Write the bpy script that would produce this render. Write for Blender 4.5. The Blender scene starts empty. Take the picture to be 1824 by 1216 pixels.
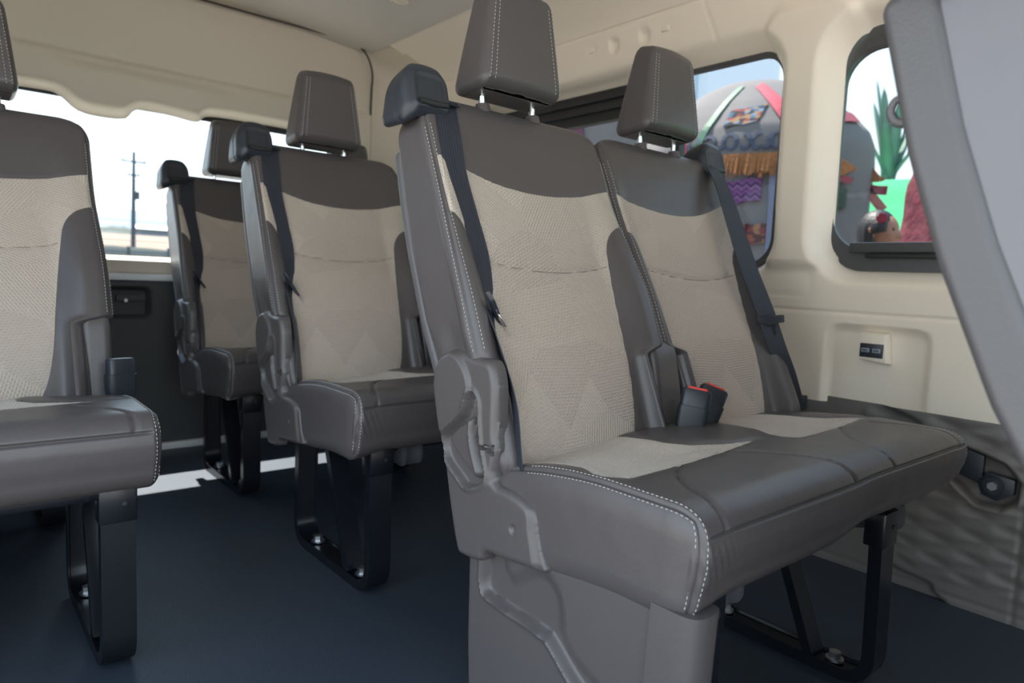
import bpy, bmesh, math, random
import numpy as np
from mathutils import Vector, Matrix
random.seed(7)
scene = bpy.context.scene
COL = scene.collection

# ------------------------------------------------------------------ camera, sky, sun, exposure
F_PX, YAW, PITCH, ROLL = 1225.5, 40.363, 5.337, 2.57
cam_data = bpy.data.cameras.new('camera')
cam = bpy.data.objects.new('camera', cam_data); COL.objects.link(cam)
cam_data.sensor_width = 36.0; cam_data.lens = F_PX / 1824 * 36.0
cam_data.clip_start = 0.02; cam_data.clip_end = 3000
_y, _p, _r = map(math.radians, (YAW, PITCH, ROLL))
_F = Vector((math.sin(_y)*math.cos(_p), math.cos(_y)*math.cos(_p), -math.sin(_p)))
_R = _F.cross(Vector((0, 0, 1))).normalized(); _U = _R.cross(_F)
_R2 = _R*math.cos(_r) + _U*math.sin(_r); _U2 = -_R*math.sin(_r) + _U*math.cos(_r)
M = Matrix((( _R2.x, _U2.x, -_F.x, 0.0), (_R2.y, _U2.y, -_F.y, 0.0), (_R2.z, _U2.z, -_F.z, 0.70), (0, 0, 0, 1)))
cam.matrix_world = M
cam_data.dof.use_dof = True; cam_data.dof.focus_distance = 1.08; cam_data.dof.aperture_fstop = 4.5
scene.camera = cam

world = bpy.data.worlds.new('sky'); scene.world = world; world.use_nodes = True
wn = world.node_tree; wn.nodes.clear()
wo = wn.nodes.new('ShaderNodeOutputWorld'); bg = wn.nodes.new('ShaderNodeBackground')
tc = wn.nodes.new('ShaderNodeTexCoord'); sx = wn.nodes.new('ShaderNodeSeparateXYZ'); cr = wn.nodes.new('ShaderNodeValToRGB')
wn.links.new(tc.outputs['Generated'], sx.inputs[0]); wn.links.new(sx.outputs['Z'], cr.inputs[0])
e = cr.color_ramp.elements; e[0].position = 0.0; e[0].color = (0.86, 0.95, 1.0, 1); e[1].position = 0.9; e[1].color = (0.40, 0.65, 1.0, 1)
m_ = e.new(0.3); m_.color = (0.74, 0.90, 1.0, 1)
wn.links.new(cr.outputs[0], bg.inputs[0]); bg.inputs[1].default_value = 2.6
wn.links.new(bg.outputs[0], wo.inputs[0])

sun_data = bpy.data.lights.new('sun', 'SUN'); sun_data.energy = 21.0; sun_data.angle = 0.0093; sun_data.color = (1.0, 0.93, 0.82)
sun = bpy.data.objects.new('sun', sun_data); COL.objects.link(sun)
SUN_DIR = Vector((0.02, -0.52, -1.0)).normalized()
sun.rotation_euler = SUN_DIR.to_track_quat('-Z', 'Y').to_euler()

scene.view_settings.view_transform = 'Standard'; scene.view_settings.look = 'None'
scene.view_settings.gamma = 1.0; scene.view_settings.use_curve_mapping = False
scene.view_settings.exposure = 0.45

# ------------------------------------------------------------------ materials
def new_mat(name):
    m = bpy.data.materials.new(name); m.use_nodes = True
    nt = m.node_tree; b = nt.nodes['Principled BSDF']
    return m, nt, b

def mat_plain(name, col, rough=0.5, metal=0.0, spec=0.5, bump=0.0, scale=200.0, coord='Object', detail=2.0, dist=0.001, var=0.0):
    m, nt, b = new_mat(name)
    b.inputs['Base Color'].default_value = (*col, 1); b.inputs['Roughness'].default_value = rough
    b.inputs['Metallic'].default_value = metal; b.inputs['Specular IOR Level'].default_value = spec
    if bump or var:
        t = nt.nodes.new('ShaderNodeTexCoord'); n = nt.nodes.new('ShaderNodeTexNoise')
        n.inputs['Scale'].default_value = scale; n.inputs['Detail'].default_value = detail
        nt.links.new(t.outputs[coord], n.inputs['Vector'])
        if bump:
            bp = nt.nodes.new('ShaderNodeBump'); bp.inputs['Strength'].default_value = bump; bp.inputs['Distance'].default_value = dist
            nt.links.new(n.outputs['Fac'], bp.inputs['Height']); nt.links.new(bp.outputs[0], b.inputs['Normal'])
        if var:
            mx = nt.nodes.new('ShaderNodeMix'); mx.data_type = 'RGBA'
            mx.inputs['A'].default_value = (*[c*(1-var) for c in col], 1); mx.inputs['B'].default_value = (*[min(1, c*(1+var)) for c in col], 1)
            nt.links.new(n.outputs['Fac'], mx.inputs['Factor']); nt.links.new(mx.outputs['Result'], b.inputs['Base Color'])
    return m

def mat_leather(name, col, rough=0.42):
    m, nt, b = new_mat(name)
    t = nt.nodes.new('ShaderNodeTexCoord')
    v = nt.nodes.new('ShaderNodeTexVoronoi'); v.feature = 'DISTANCE_TO_EDGE'; v.inputs['Scale'].default_value = 420
    n = nt.nodes.new('ShaderNodeTexNoise'); n.inputs['Scale'].default_value = 14; n.inputs['Detail'].default_value = 2
    nt.links.new(t.outputs['Object'], v.inputs['Vector']); nt.links.new(t.outputs['Object'], n.inputs['Vector'])
    b1 = nt.nodes.new('ShaderNodeBump'); b1.inputs['Strength'].default_value = 0.35; b1.inputs['Distance'].default_value = 0.0006
    b2 = nt.nodes.new('ShaderNodeBump'); b2.inputs['Strength'].default_value = 0.25; b2.inputs['Distance'].default_value = 0.006
    nt.links.new(v.outputs['Distance'], b1.inputs['Height']); nt.links.new(n.outputs['Fac'], b2.inputs['Height'])
    nt.links.new(b2.outputs[0], b1.inputs['Normal']); nt.links.new(b1.outputs[0], b.inputs['Normal'])
    b.inputs['Base Color'].default_value = (*col, 1); b.inputs['Roughness'].default_value = rough
    b.inputs['Specular IOR Level'].default_value = 0.45
    return m

def mat_fabric(name, col):
    """Beige weave: facets of short dashed ribs whose direction changes from facet to facet (UV in metres)."""
    m, nt, b = new_mat(name); N = nt.nodes; L = nt.links
    uv = N.new('ShaderNodeUVMap'); uv.uv_map = 'metres'
    vor = N.new('ShaderNodeTexVoronoi'); vor.voronoi_dimensions = '2D'; vor.inputs['Scale'].default_value = 9.0; vor.inputs['Randomness'].default_value = 1.0
    L.new(uv.outputs[0], vor.inputs['Vector'])
    sc = N.new('ShaderNodeSeparateColor'); L.new(vor.outputs['Color'], sc.inputs[0])
    ang = N.new('ShaderNodeMath'); ang.operation = 'MULTIPLY'; ang.inputs[1].default_value = 2.6; L.new(sc.outputs[0], ang.inputs[0])
    rot = N.new('ShaderNodeVectorRotate'); rot.rotation_type = 'Z_AXIS'; L.new(uv.outputs[0], rot.inputs['Vector']); L.new(ang.outputs[0], rot.inputs['Angle'])
    sp = N.new('ShaderNodeSeparateXYZ'); L.new(rot.outputs[0], sp.inputs[0])
    def mth(op, a, bb=None):
        q = N.new('ShaderNodeMath'); q.operation = op
        for i, z in enumerate((a, bb)):
            if z is None: continue
            if isinstance(z, (int, float)): q.inputs[i].default_value = z
            else: L.new(z, q.inputs[i])
        return q.outputs[0]
    s1 = mth('SINE', mth('MULTIPLY', sp.outputs[0], 2*math.pi/0.0056))
    s2 = mth('SINE', mth('ADD', mth('MULTIPLY', sp.outputs[1], 2*math.pi/0.0085), mth('MULTIPLY', sp.outputs[0], 500.0)))
    h = mth('ADD', mth('MULTIPLY', s1, 0.5), mth('MULTIPLY', mth('MULTIPLY', s2, s1), 0.5))
    bp = N.new('ShaderNodeBump'); bp.inputs['Strength'].default_value = 0.8; bp.inputs['Distance'].default_value = 0.0009
    L.new(h, bp.inputs['Height']); L.new(bp.outputs[0], b.inputs['Normal'])
    fac = mth('ADD', mth('MULTIPLY', h, 0.28), 0.5)
    fac = mth('ADD', fac, mth('MULTIPLY', mth('SUBTRACT', sc.outputs[1], 0.5), 0.35))
    mx = N.new('ShaderNodeMix'); mx.data_type = 'RGBA'
    mx.inputs['A'].default_value = (*[c*0.80 for c in col], 1); mx.inputs['B'].default_value = (*[min(1, c*1.18) for c in col], 1)
    L.new(fac, mx.inputs['Factor']); L.new(mx.outputs['Result'], b.inputs['Base Color'])
    b.inputs['Roughness'].default_value = 0.85; b.inputs['Specular IOR Level'].default_value = 0.25
    b.inputs['Sheen Weight'].default_value = 0.2
    return m

def mat_glass(name, tint, gloss=0.06):
    m = bpy.data.materials.new(name); m.use_nodes = True; nt = m.node_tree; nt.nodes.clear()
    o = nt.nodes.new('ShaderNodeOutputMaterial'); t = nt.nodes.new('ShaderNodeBsdfTransparent'); g = nt.nodes.new('ShaderNodeBsdfGlossy')
    t.inputs[0].default_value = (*tint, 1); g.inputs['Roughness'].default_value = 0.02
    mx = nt.nodes.new('ShaderNodeMixShader'); mx.inputs[0].default_value = gloss
    nt.links.new(t.outputs[0], mx.inputs[1]); nt.links.new(g.outputs[0], mx.inputs[2]); nt.links.new(mx.outputs[0], o.inputs[0])
    return m

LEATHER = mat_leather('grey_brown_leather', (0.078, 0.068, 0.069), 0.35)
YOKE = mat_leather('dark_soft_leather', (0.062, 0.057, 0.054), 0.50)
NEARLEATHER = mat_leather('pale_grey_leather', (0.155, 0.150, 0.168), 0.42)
FABRIC = mat_fabric('beige_rib_fabric', (0.460, 0.390, 0.330))
PLASTIC = mat_plain('taupe_plastic', (0.083, 0.073, 0.073), 0.36, bump=0.35, scale=900, dist=0.0005)
PLASTIC_GRAIN = mat_plain('grained_plastic', (0.085, 0.080, 0.084), 0.42, bump=0.5, scale=420, dist=0.0008)
BLACKPL = mat_plain('dark_plastic', (0.022, 0.026, 0.034), 0.38, bump=0.1, scale=700, dist=0.0004)
METAL_BLK = mat_plain('black_painted_steel', (0.006, 0.007, 0.010), 0.24, spec=0.5, bump=0.05, scale=80)
CHROME = mat_plain('chrome', (0.85, 0.86, 0.88), 0.12, metal=1.0)
ZINC = mat_plain('zinc_bolt', (0.5, 0.5, 0.52), 0.35, metal=1.0)
STITCH = mat_plain('white_thread', (0.50, 0.485, 0.46), 0.7)
SEAMTHREAD = mat_plain('shaded_beige_welt', (0.20, 0.17, 0.145), 0.9)
RED = mat_plain('red_button', (0.75, 0.035, 0.02), 0.4)
FELT = mat_plain('dark_felt', (0.05, 0.052, 0.06), 0.95, bump=1.0, scale=350, dist=0.002, var=0.6)
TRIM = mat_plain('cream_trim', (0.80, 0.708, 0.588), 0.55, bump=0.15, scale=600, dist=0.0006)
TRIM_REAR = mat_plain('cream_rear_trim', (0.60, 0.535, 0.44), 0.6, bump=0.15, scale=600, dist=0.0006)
HEADLINER = mat_plain('woven_headliner', (0.56, 0.53, 0.475), 0.9, bump=0.3, scale=500, dist=0.001)
LOWTRIM = mat_plain('grey_lower_trim', (0.15, 0.135, 0.125), 0.5, bump=0.25, scale=500, dist=0.0006)
DARKTRIM = mat_plain('charcoal_trim', (0.05, 0.052, 0.056), 0.6, bump=0.2, scale=400, dist=0.0006)
RUBBER = mat_plain('black_rubber', (0.015, 0.015, 0.016), 0.5)
FRAMEGREY = mat_plain('window_frame_grey', (0.06, 0.06, 0.062), 0.45)
WHITE = mat_plain('white_paint', (0.75, 0.77, 0.78), 0.35)
GLASS_SIDE = mat_glass('privacy_glass', (0.63, 0.64, 0.65), 0.02)
GLASS_REAR = mat_glass('rear_glass', (0.88, 0.91, 0.93), 0.02)

def mat_webbing():
    m, nt, b = new_mat('navy_webbing'); N = nt.nodes; L = nt.links
    uv = N.new('ShaderNodeUVMap'); uv.uv_map = 'metres'
    w = N.new('ShaderNodeTexWave'); w.inputs['Scale'].default_value = 55; w.bands_direction = 'X'
    L.new(uv.outputs[0], w.inputs['Vector'])
    bp = N.new('ShaderNodeBump'); bp.inputs['Strength'].default_value = 0.5; bp.inputs['Distance'].default_value = 0.0008
    L.new(w.outputs['Fac'], bp.inputs['Height']); L.new(bp.outputs[0], b.inputs['Normal'])
    b.inputs['Base Color'].default_value = (0.016, 0.020, 0.032, 1); b.inputs['Roughness'].default_value = 0.6
    return m
WEB = mat_webbing()

def mat_floor():
    m, nt, b = new_mat('dark_blue_vinyl_floor'); N = nt.nodes; L = nt.links
    t = N.new('ShaderNodeTexCoord'); n = N.new('ShaderNodeTexNoise'); n.inputs['Scale'].default_value = 260; n.inputs['Detail'].default_value = 3
    n2 = N.new('ShaderNodeTexNoise'); n2.inputs['Scale'].default_value = 3.0; n2.inputs['Detail'].default_value = 5
    L.new(t.outputs['Object'], n.inputs['Vector']); L.new(t.outputs['Object'], n2.inputs['Vector'])
    mx = N.new('ShaderNodeMix'); mx.data_type = 'RGBA'; mx.inputs['A'].default_value = (0.014, 0.020, 0.030, 1); mx.inputs['B'].default_value = (0.040, 0.052, 0.072, 1)
    ad = N.new('ShaderNodeMath'); ad.operation = 'ADD'; ml = N.new('ShaderNodeMath'); ml.operation = 'MULTIPLY'; ml.inputs[1].default_value = 0.5
    L.new(n.outputs['Fac'], ad.inputs[0]); L.new(n2.outputs['Fac'], ad.inputs[1]); L.new(ad.outputs[0], ml.inputs[0])
    L.new(ml.outputs[0], mx.inputs['Factor']); L.new(mx.outputs['Result'], b.inputs['Base Color'])
    bp = N.new('ShaderNodeBump'); bp.inputs['Strength'].default_value = 0.4; bp.inputs['Distance'].default_value = 0.001
    L.new(n.outputs['Fac'], bp.inputs['Height']); L.new(bp.outputs[0], b.inputs['Normal'])
    b.inputs['Roughness'].default_value = 0.5
    return m
FLOOR = mat_floor()

# ------------------------------------------------------------------ object helpers
def mesh_obj(name, verts, faces, mat, parent=None, smooth=True, normals=None, uv=None, kind=None, loc=None):
    me = bpy.data.meshes.new(name)
    me.from_pydata([tuple(map(float, v)) for v in verts], [], [tuple(map(int, f)) for f in faces]); me.update()
    if uv is not None:
        l = me.uv_layers.new(name='metres')
        vi = np.empty(len(me.loops), dtype=np.int32); me.loops.foreach_get('vertex_index', vi)
        l.data.foreach_set('uv', np.asarray(uv, dtype=np.float32)[vi].ravel())
    if smooth: me.polygons.foreach_set('use_smooth', [True]*len(me.polygons))
    if normals is not None: me.normals_split_custom_set_from_vertices([tuple(map(float, n)) for n in normals])
    me.materials.append(mat)
    o = bpy.data.objects.new(name, me); COL.objects.link(o)
    if parent is not None: o.parent = parent
    if kind: o['kind'] = kind
    if loc is not None: o.location = loc
    return o

def bm_obj(name, bm, mat, parent=None, smooth=False, bevel=0.0, seg=2, kind=None):
    if bevel:
        bmesh.ops.bevel(bm, geom=list(bm.edges), offset=bevel, segments=seg, affect='EDGES', profile=0.6, clamp_overlap=True)
        smooth = True
    bmesh.ops.recalc_face_normals(bm, faces=bm.faces)
    me = bpy.data.meshes.new(name); bm.to_mesh(me); bm.free()
    if smooth:
        me.polygons.foreach_set('use_smooth', [True]*len(me.polygons)); me.set_sharp_from_angle(angle=math.radians(40))
    me.materials.append(mat)
    o = bpy.data.objects.new(name, me); COL.objects.link(o)
    if parent is not None: o.parent = parent
    if kind: o['kind'] = kind
    return o

def thing(name, label, cat, loc=(0, 0, 0), group=None):
    o = bpy.data.objects.new(name, None); COL.objects.link(o); o.location = loc
    o.empty_display_size = 0.05; o['label'] = label; o['category'] = cat
    if group: o['group'] = group
    return o

def tag(o, label, cat, group=None):
    o['label'] = label; o['category'] = cat
    if group: o['group'] = group
    return o

def copy_tree(o, parent=None):
    c = o.copy(); COL.objects.link(c); c.parent = parent
    for ch in list(o.children): copy_tree(ch, c)
    return c

def ss(a, b, x):
    t = np.clip((x-a)/(b-a), 0, 1); return t*t*(3-2*t)

def catmull(pts, n=8, closed=False):
    P = np.array(pts, float); m = len(P); out = []
    rng = range(m) if closed else range(m-1)
    for i in rng:
        if closed: a, b, c, d = P[(i-1) % m], P[i], P[(i+1) % m], P[(i+2) % m]
        else: a, b, c, d = P[max(i-1, 0)], P[i], P[i+1], P[min(i+2, m-1)]
        for k in range(n):
            t = k/n
            out.append(0.5*((2*b)+(-a+c)*t+(2*a-5*b+4*c-d)*t*t+(-a+3*b-3*c+d)*t**3))
    if not closed: out.append(P[-1])
    return np.array(out)

def dist_line(p, line):
    """distance of points p (N,2) to an open polyline"""
    d = np.full(len(p), 1e9)
    for a, b in zip(line[:-1], line[1:]):
        ab = b-a; L = (ab@ab) or 1e-12
        t = np.clip(((p-a)@ab)/L, 0, 1)
        q = a+t[:, None]*ab
        d = np.minimum(d, np.hypot(*(p-q).T))
    return d

def sdf_poly(p, poly):
    """signed distance to a closed polygon, negative inside"""
    poly = np.asarray(poly, float)
    d = dist_line(p, np.vstack([poly, poly[:1]]))
    ins = np.zeros(len(p), bool); x, y = p.T
    for a, b in zip(poly, np.roll(poly, -1, 0)):
        if a[1] == b[1]: continue
        c = ((a[1] > y) != (b[1] > y)) & (x < (b[0]-a[0])*(y-a[1])/(b[1]-a[1])+a[0])
        ins ^= c
    return np.where(ins, -d, d)

def sdf_rrect(y, z, cy, cz, hy, hz, r):
    qy = np.abs(y-cy)-hy+r; qz = np.abs(z-cz)-hz+r
    return np.hypot(np.maximum(qy, 0), np.maximum(qz, 0))+np.minimum(np.maximum(qy, qz), 0)-r

def vnormals(V, Fs):
    n = np.zeros_like(V)
    for f in Fs:
        f = np.asarray(f)
        if len(f) == 0: continue
    Q = np.asarray(Fs)
    a, b, c, d = (V[Q[:, i]] for i in range(4))
    fn = np.cross(c-a, d-b)
    for i in range(4): np.add.at(n, Q[:, i], fn)
    l = np.linalg.norm(n, axis=1); l[l == 0] = 1
    return n/l[:, None]

def clip_split(V, Q, Nn, UV, s):
    """split a quad mesh by the sign of s: returns (inside s<0, outside) each (V,F,N,UV)"""
    res = []
    for sign in (1, -1):
        t = s*sign
        verts = []; nor = []; uvs = []; faces = []; idx = {}
        def vid(i):
            if i not in idx:
                idx[i] = len(verts); verts.append(V[i]); nor.append(Nn[i]); uvs.append(UV[i])
            return idx[i]
        def eid(i, j):
            k = (min(i, j), max(i, j))
            if k not in idx:
                a, b = k; w = t[a]/(t[a]-t[b])
                idx[k] = len(verts); verts.append(V[a]+(V[b]-V[a])*w); nn = Nn[a]+(Nn[b]-Nn[a])*w
                nor.append(nn/(np.linalg.norm(nn) or 1)); uvs.append(UV[a]+(UV[b]-UV[a])*w)
            return idx[k]
        neg = t < 0
        cnt = neg[Q].sum(1)
        for f in Q[cnt == 4]: faces.append([vid(i) for i in f])
        for f in Q[(cnt > 0) & (cnt < 4)]:
            poly = []
            for a, b in zip(f, np.roll(f, -1)):
                if neg[a]: poly.append(vid(a))
                if neg[a] != neg[b]: poly.append(eid(a, b))
            p2 = []
            for q in poly:
                if not p2 or p2[-1] != q: p2.append(q)
            if len(p2) > 2: faces.append(p2)
        res.append((np.array(verts), faces, np.array(nor), np.array(uvs)) if faces else None)
    return res

class Pad:
    """rounded upholstered box: lo..hi, per-axis radii r, sampled densely, displaced by off(q,dir) and mapped by warp"""
    def __init__(s, lo, hi, r, step, off=None, warp=None, ncorner=8):
        s.lo, s.hi, s.r = (np.array(v, float) for v in (lo, hi, r)); s.off = off; s.warp = warp or (lambda P: P)
        ax = []
        for i in range(3):
            L, H, R = s.lo[i], s.hi[i], s.r[i]
            th = np.linspace(0, math.pi/4, ncorner+1)
            e = R*np.tan(th)            # distance from the inner corner
            inner = np.linspace(L+R, H-R, max(2, int(round((H-L-2*R)/step))+1))
            ax.append(np.unique(np.round(np.concatenate([L+R-e, inner, H-R+e]), 7)))
        verts = []; ids = {}; quads = []
        def vid(p):
            k = tuple(np.round(p, 6))
            if k not in ids: ids[k] = len(verts); verts.append(p)
            return ids[k]
        for a in range(3):
            b, c = (a+1) % 3, (a+2) % 3
            for side in (0, 1):
                val = (s.lo, s.hi)[side][a]
                g = np.empty((len(ax[b]), len(ax[c])), int)
                for i, u in enumerate(ax[b]):
                    for j, v in enumerate(ax[c]):
                        p = np.empty(3); p[a] = val; p[b] = u; p[c] = v; g[i, j] = vid(p)
                A = g[:-1, :-1].ravel(); B = g[1:, :-1].ravel(); Cc = g[1:, 1:].ravel(); D = g[:-1, 1:].ravel()
                quads.append(np.stack([A, B, Cc, D] if side else [A, D, Cc, B], 1))
        s.q = np.array(verts); s.quads = np.vstack(quads)
        s.V = s.ev(s.q); s.N = vnormals(s.V, s.quads)
    def dirs(s, q):
        inner = np.clip(q, s.lo+s.r, s.hi-s.r); d = (q-inner)/s.r
        n = np.linalg.norm(d, axis=1); n[n == 0] = 1
        return inner, d/n[:, None]
    def ev(s, q, extra=0.0):
        q = np.atleast_2d(np.asarray(q, float)); inner, d = s.dirs(q)
        o = s.off(q, d) if s.off else np.zeros(len(q))
        P = inner+s.r*d+(o+extra)[:, None]*d if np.ndim(o+extra) else inner+s.r*d+(o+extra)*d
        return s.warp(P)
    def build(s, name, mat, parent, sdf=None, name2=None, mat2=None, uvax=(0, 2), mirror=None, parent2=None):
        V, N, Q = s.V.copy(), s.N.copy(), s.quads
        if mirror is not None:
            V[:, 0] = mirror-V[:, 0]; N[:, 0] *= -1; Q = Q[:, ::-1]
        UV = s.q[:, list(uvax)]
        if sdf is None:
            return mesh_obj(name, V, Q, mat, parent, normals=N, uv=UV)
        a, b = clip_split(V, Q, N, UV, sdf)
        o = mesh_obj(name, b[0], b[1], mat, parent, normals=b[2], uv=b[3])
        o2 = mesh_obj(name2, a[0], a[1], mat2, parent2 or parent if parent2 else o, normals=a[2], uv=a[3])
        return o, o2

def stitches(P, name, parent, mirror=None, dash=0.0046, gap=0.0024, w=0.0006, mat=None):
    """a row of thread stitches lying along the polyline(s) P (list of (N,3) arrays)"""
    V = []; Fc = []
    for line in P:
        line = np.asarray(line, float)
        if mirror is not None: line = line.copy(); line[:, 0] = mirror-line[:, 0]
        seg = np.linalg.norm(np.diff(line, axis=0), axis=1); cum = np.concatenate([[0], np.cumsum(seg)])
        s = 0
        while s+dash < cum[-1]:
            a, b = (np.array([np.interp(t, cum, line[:, i]) for i in range(3)]) for t in (s, s+dash))
            d = b-a; d /= (np.linalg.norm(d) or 1)
            u = np.cross(d, [0.3, 0.9, 0.2]); u /= np.linalg.norm(u); v = np.cross(d, u)
            k = len(V)
            V.append(a-d*w*0.4)
            for c in (a+d*dash*0.25, b-d*dash*0.25):
                for q in (u, v, -u, -v): V.append(c+q*w)
            V.append(b+d*w*0.4)
            for i in range(4):
                j = (i+1) % 4
                Fc += [(k, k+1+j, k+1+i), (k+1+i, k+1+j, k+5+j, k+5+i), (k+5+i, k+5+j, k+9)]
            s += dash+gap
    return mesh_obj(name, V, Fc, mat or STITCH, parent)

def tube_verts(path, rad, n=10, closed=False):
    path = np.asarray(path, float); m = len(path)
    if np.ndim(rad) == 0: rad = np.full(m, rad)
    T = np.gradient(path, axis=0); T /= np.linalg.norm(T, axis=1)[:, None]
    u = np.cross(T[0], [0.13, 0.31, 0.94])
    if np.linalg.norm(u) < 1e-3: u = np.cross(T[0], [1, 0, 0])
    V = []; Fc = []
    for i in range(m):
        u = u-T[i]*(u@T[i]); u /= np.linalg.norm(u); v = np.cross(T[i], u)
        for k in range(n):
            a = 2*math.pi*k/n; V.append(path[i]+rad[i]*(math.cos(a)*u+math.sin(a)*v))
    for i in range(m-1):
        for k in range(n):
            j = (k+1) % n; Fc.append((i*n+k, i*n+j, (i+1)*n+j, (i+1)*n+k))
    Fc.append(tuple(range(n))[::-1]); Fc.append(tuple((m-1)*n+k for k in range(n)))
    return V, Fc

def tube(name, path, rad, mat, parent=None, n=10):
    V, Fc = tube_verts(path, rad, n)
    o = mesh_obj(name, V, Fc, mat, parent); o.data.set_sharp_from_angle(angle=math.radians(50)); return o

def box_bm(bm, lo, hi, mtx=None):
    lo, hi = Vector(lo), Vector(hi)
    vs = [bm.verts.new(((hi if i & 1 else lo).x, (hi if i & 2 else lo).y, (hi if i & 4 else lo).z)) for i in range(8)]
    for f in ((0, 2, 3, 1), (4, 5, 7, 6), (0, 1, 5, 4), (2, 6, 7, 3), (0, 4, 6, 2), (1, 3, 7, 5)): bm.faces.new([vs[i] for i in f])
    if mtx is not None: bmesh.ops.transform(bm, matrix=mtx, verts=vs)
    return vs

def box(name, lo, hi, mat, parent=None, bevel=0.0, kind=None, mtx=None, seg=2):
    bm = bmesh.new(); box_bm(bm, lo, hi, mtx); return bm_obj(name, bm, mat, parent, bevel=bevel, kind=kind, seg=seg)

def prism(name, poly, fn, t0, t1, mat, parent=None, bevel=0.0, kind=None):
    """extruded polygon: fn(a,b,t)->xyz"""
    bm = bmesh.new(); n = len(poly)
    A = [bm.verts.new(fn(a, b, t0)) for a, b in poly]; B = [bm.verts.new(fn(a, b, t1)) for a, b in poly]
    bm.faces.new(A); bm.faces.new(B[::-1])
    for i in range(n): bm.faces.new((A[i], A[(i+1) % n], B[(i+1) % n], B[i]))
    return bm_obj(name, bm, mat, parent, bevel=bevel, kind=kind)

def cyl(name, c, axis, r, h, mat, parent=None, n=20, r2=None, bevel=0.0, kind=None):
    bm = bmesh.new()
    q = Vector(axis).to_track_quat('Z', 'Y').to_matrix().to_4x4()
    bmesh.ops.create_cone(bm, cap_ends=True, segments=n, radius1=r, radius2=r if r2 is None else r2, depth=h,
                          matrix=Matrix.Translation(Vector(c)) @ q)
    return bm_obj(name, bm, mat, parent, smooth=True, kind=kind)

def sheet(name, A, B, fn, mat, parent=None, sdf=None, kind=None, uv=True):
    """grid over parameter arrays A x B; fn(a,b)->(N,3); sdf(a,b): keep where > 0"""
    a, b = np.meshgrid(A, B, indexing='ij'); a = a.ravel(); b = b.ravel()
    V = fn(a, b); nb = len(B)
    i, j = np.meshgrid(np.arange(len(A)-1), np.arange(nb-1), indexing='ij'); k = (i*nb+j).ravel()
    Q = np.stack([k, k+nb, k+nb+1, k+1], 1)
    N = vnormals(V, Q); UV = np.stack([a, b], 1)
    if sdf is None: return mesh_obj(name, V, Q, mat, parent, normals=N, uv=UV, kind=kind)
    _, o = clip_split(V, Q, N, UV, sdf(a, b))
    return mesh_obj(name, o[0], o[1], mat, parent, normals=o[2], uv=o[3], kind=kind)

# ------------------------------------------------------------------ SEATS  (local frame: u = x from the outer side, y from the cushion front, z from the floor)
Y0 = 0.42          # world y of the first visible row's cushion front
W = 0.44           # one seat's width
UPV = np.array([0.410, 0.912]); FWD = np.array([-0.912, 0.410])   # (y,z) along the recline, forward normal
HTOP = 0.672

def back_warp(P):
    """P: (u, t, h) -> local xyz of the reclined backrest"""
    u, t, h = P.T.copy()
    c = W/2
    e = np.clip((np.abs(u-c)-(W/2-0.07))/0.07, 0, 1.2)
    h = h-0.024*e**2.5*ss(HTOP-0.16, HTOP, h)
    taper = np.interp(h, [0.0, 0.20, 0.30, 0.42, 0.515, 0.64, 0.70], [0.85, 0.93, 1.0, 0.98, 0.91, 0.74, 0.62])
    # below the leather bolster the pad is narrower (recliner covers sit beside it)
    k = 1-ss(0.172, 0.192, h)
    inset = 0.052*k
    u = np.where(u > c, u-inset*ss(0.13, 0.22, u-c), u+0.15*inset*ss(0.13, 0.22, c-u))
    t2 = t*taper
    y = (0.765-Y0)+UPV[0]*h-FWD[0]*t2
    z = 0.40+UPV[1]*h-FWD[1]*t2
    return np.stack([u, y, z], 1)

def yoke_h(u):
    return 0.502+0.030*np.clip(np.abs(u-0.24)/0.20, 0, 1.1)**1.8+0.012*ss(0.16, 0.0, u)
PATCH_R = catmull([(0.47, 0.452), (0.425, 0.446), (0.392, 0.428), (0.374, 0.398), (0.366, 0.35), (0.357, 0.28), (0.348, 0.20), (0.340, 0.12), (0.325, 0.05), (0.300, 0.0), (0.290, -0.03)], 6)
PATCH_POLY_R = np.vstack([PATCH_R, [(0.6, -0.03), (0.6, 0.45)]])
_N = catmull([(-0.03, 0.446), (0.010, 0.442), (0.030, 0.425), (0.042, 0.39), (0.046, 0.33), (0.046, 0.25), (0.044, 0.16), (0.040, 0.08), (0.034, 0.02), (0.030, -0.03)], 6)
PATCH_POLY_L = np.vstack([_N, [(-0.1, -0.03), (-0.1, 0.45)]])
def flip(p): q = p.copy(); q[:, 0] = W-q[:, 0]; return q
PATCHES = {False: (PATCH_POLY_L, PATCH_POLY_R), True: (flip(PATCH_POLY_R), flip(PATCH_POLY_L))}   # True: the seat built mirrored
SEAM_MID = catmull([(-0.05, 0.372), (0.06, 0.362), (0.14, 0.350), (0.22, 0.345), (0.30, 0.350), (0.38, 0.362), (0.5, 0.375)], 6)

def fabric_sdf(q, mir=False):
    """negative where the beige fabric is (on the front face)"""
    u, t, h = q.T
    uh = np.stack([u, h], 1)
    s = h-yoke_h(u)
    s = np.maximum(s, -np.minimum(sdf_poly(uh, PATCHES[mir][0]), sdf_poly(uh, PATCHES[mir][1])))
    s = np.maximum(s, 0.012-u); s = np.maximum(s, u-(W-0.012))
    s = np.maximum(s, np.where(t > 0.002, 0.02, -1))
    return s

def edge_groove(q, side):
    """seam along the front corner at u = 0 (side 0) or u = W (side 1)"""
    u, t, h = q.T
    uu = u if side == 0 else W-u
    s = np.where(t < 1e-6, uu, -t)     # signed arc-ish coordinate around the corner
    return 0.0028*np.exp(-((s-0.006)/0.0024)**2)*((uu < 0.05) & (t < 0.05))

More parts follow.
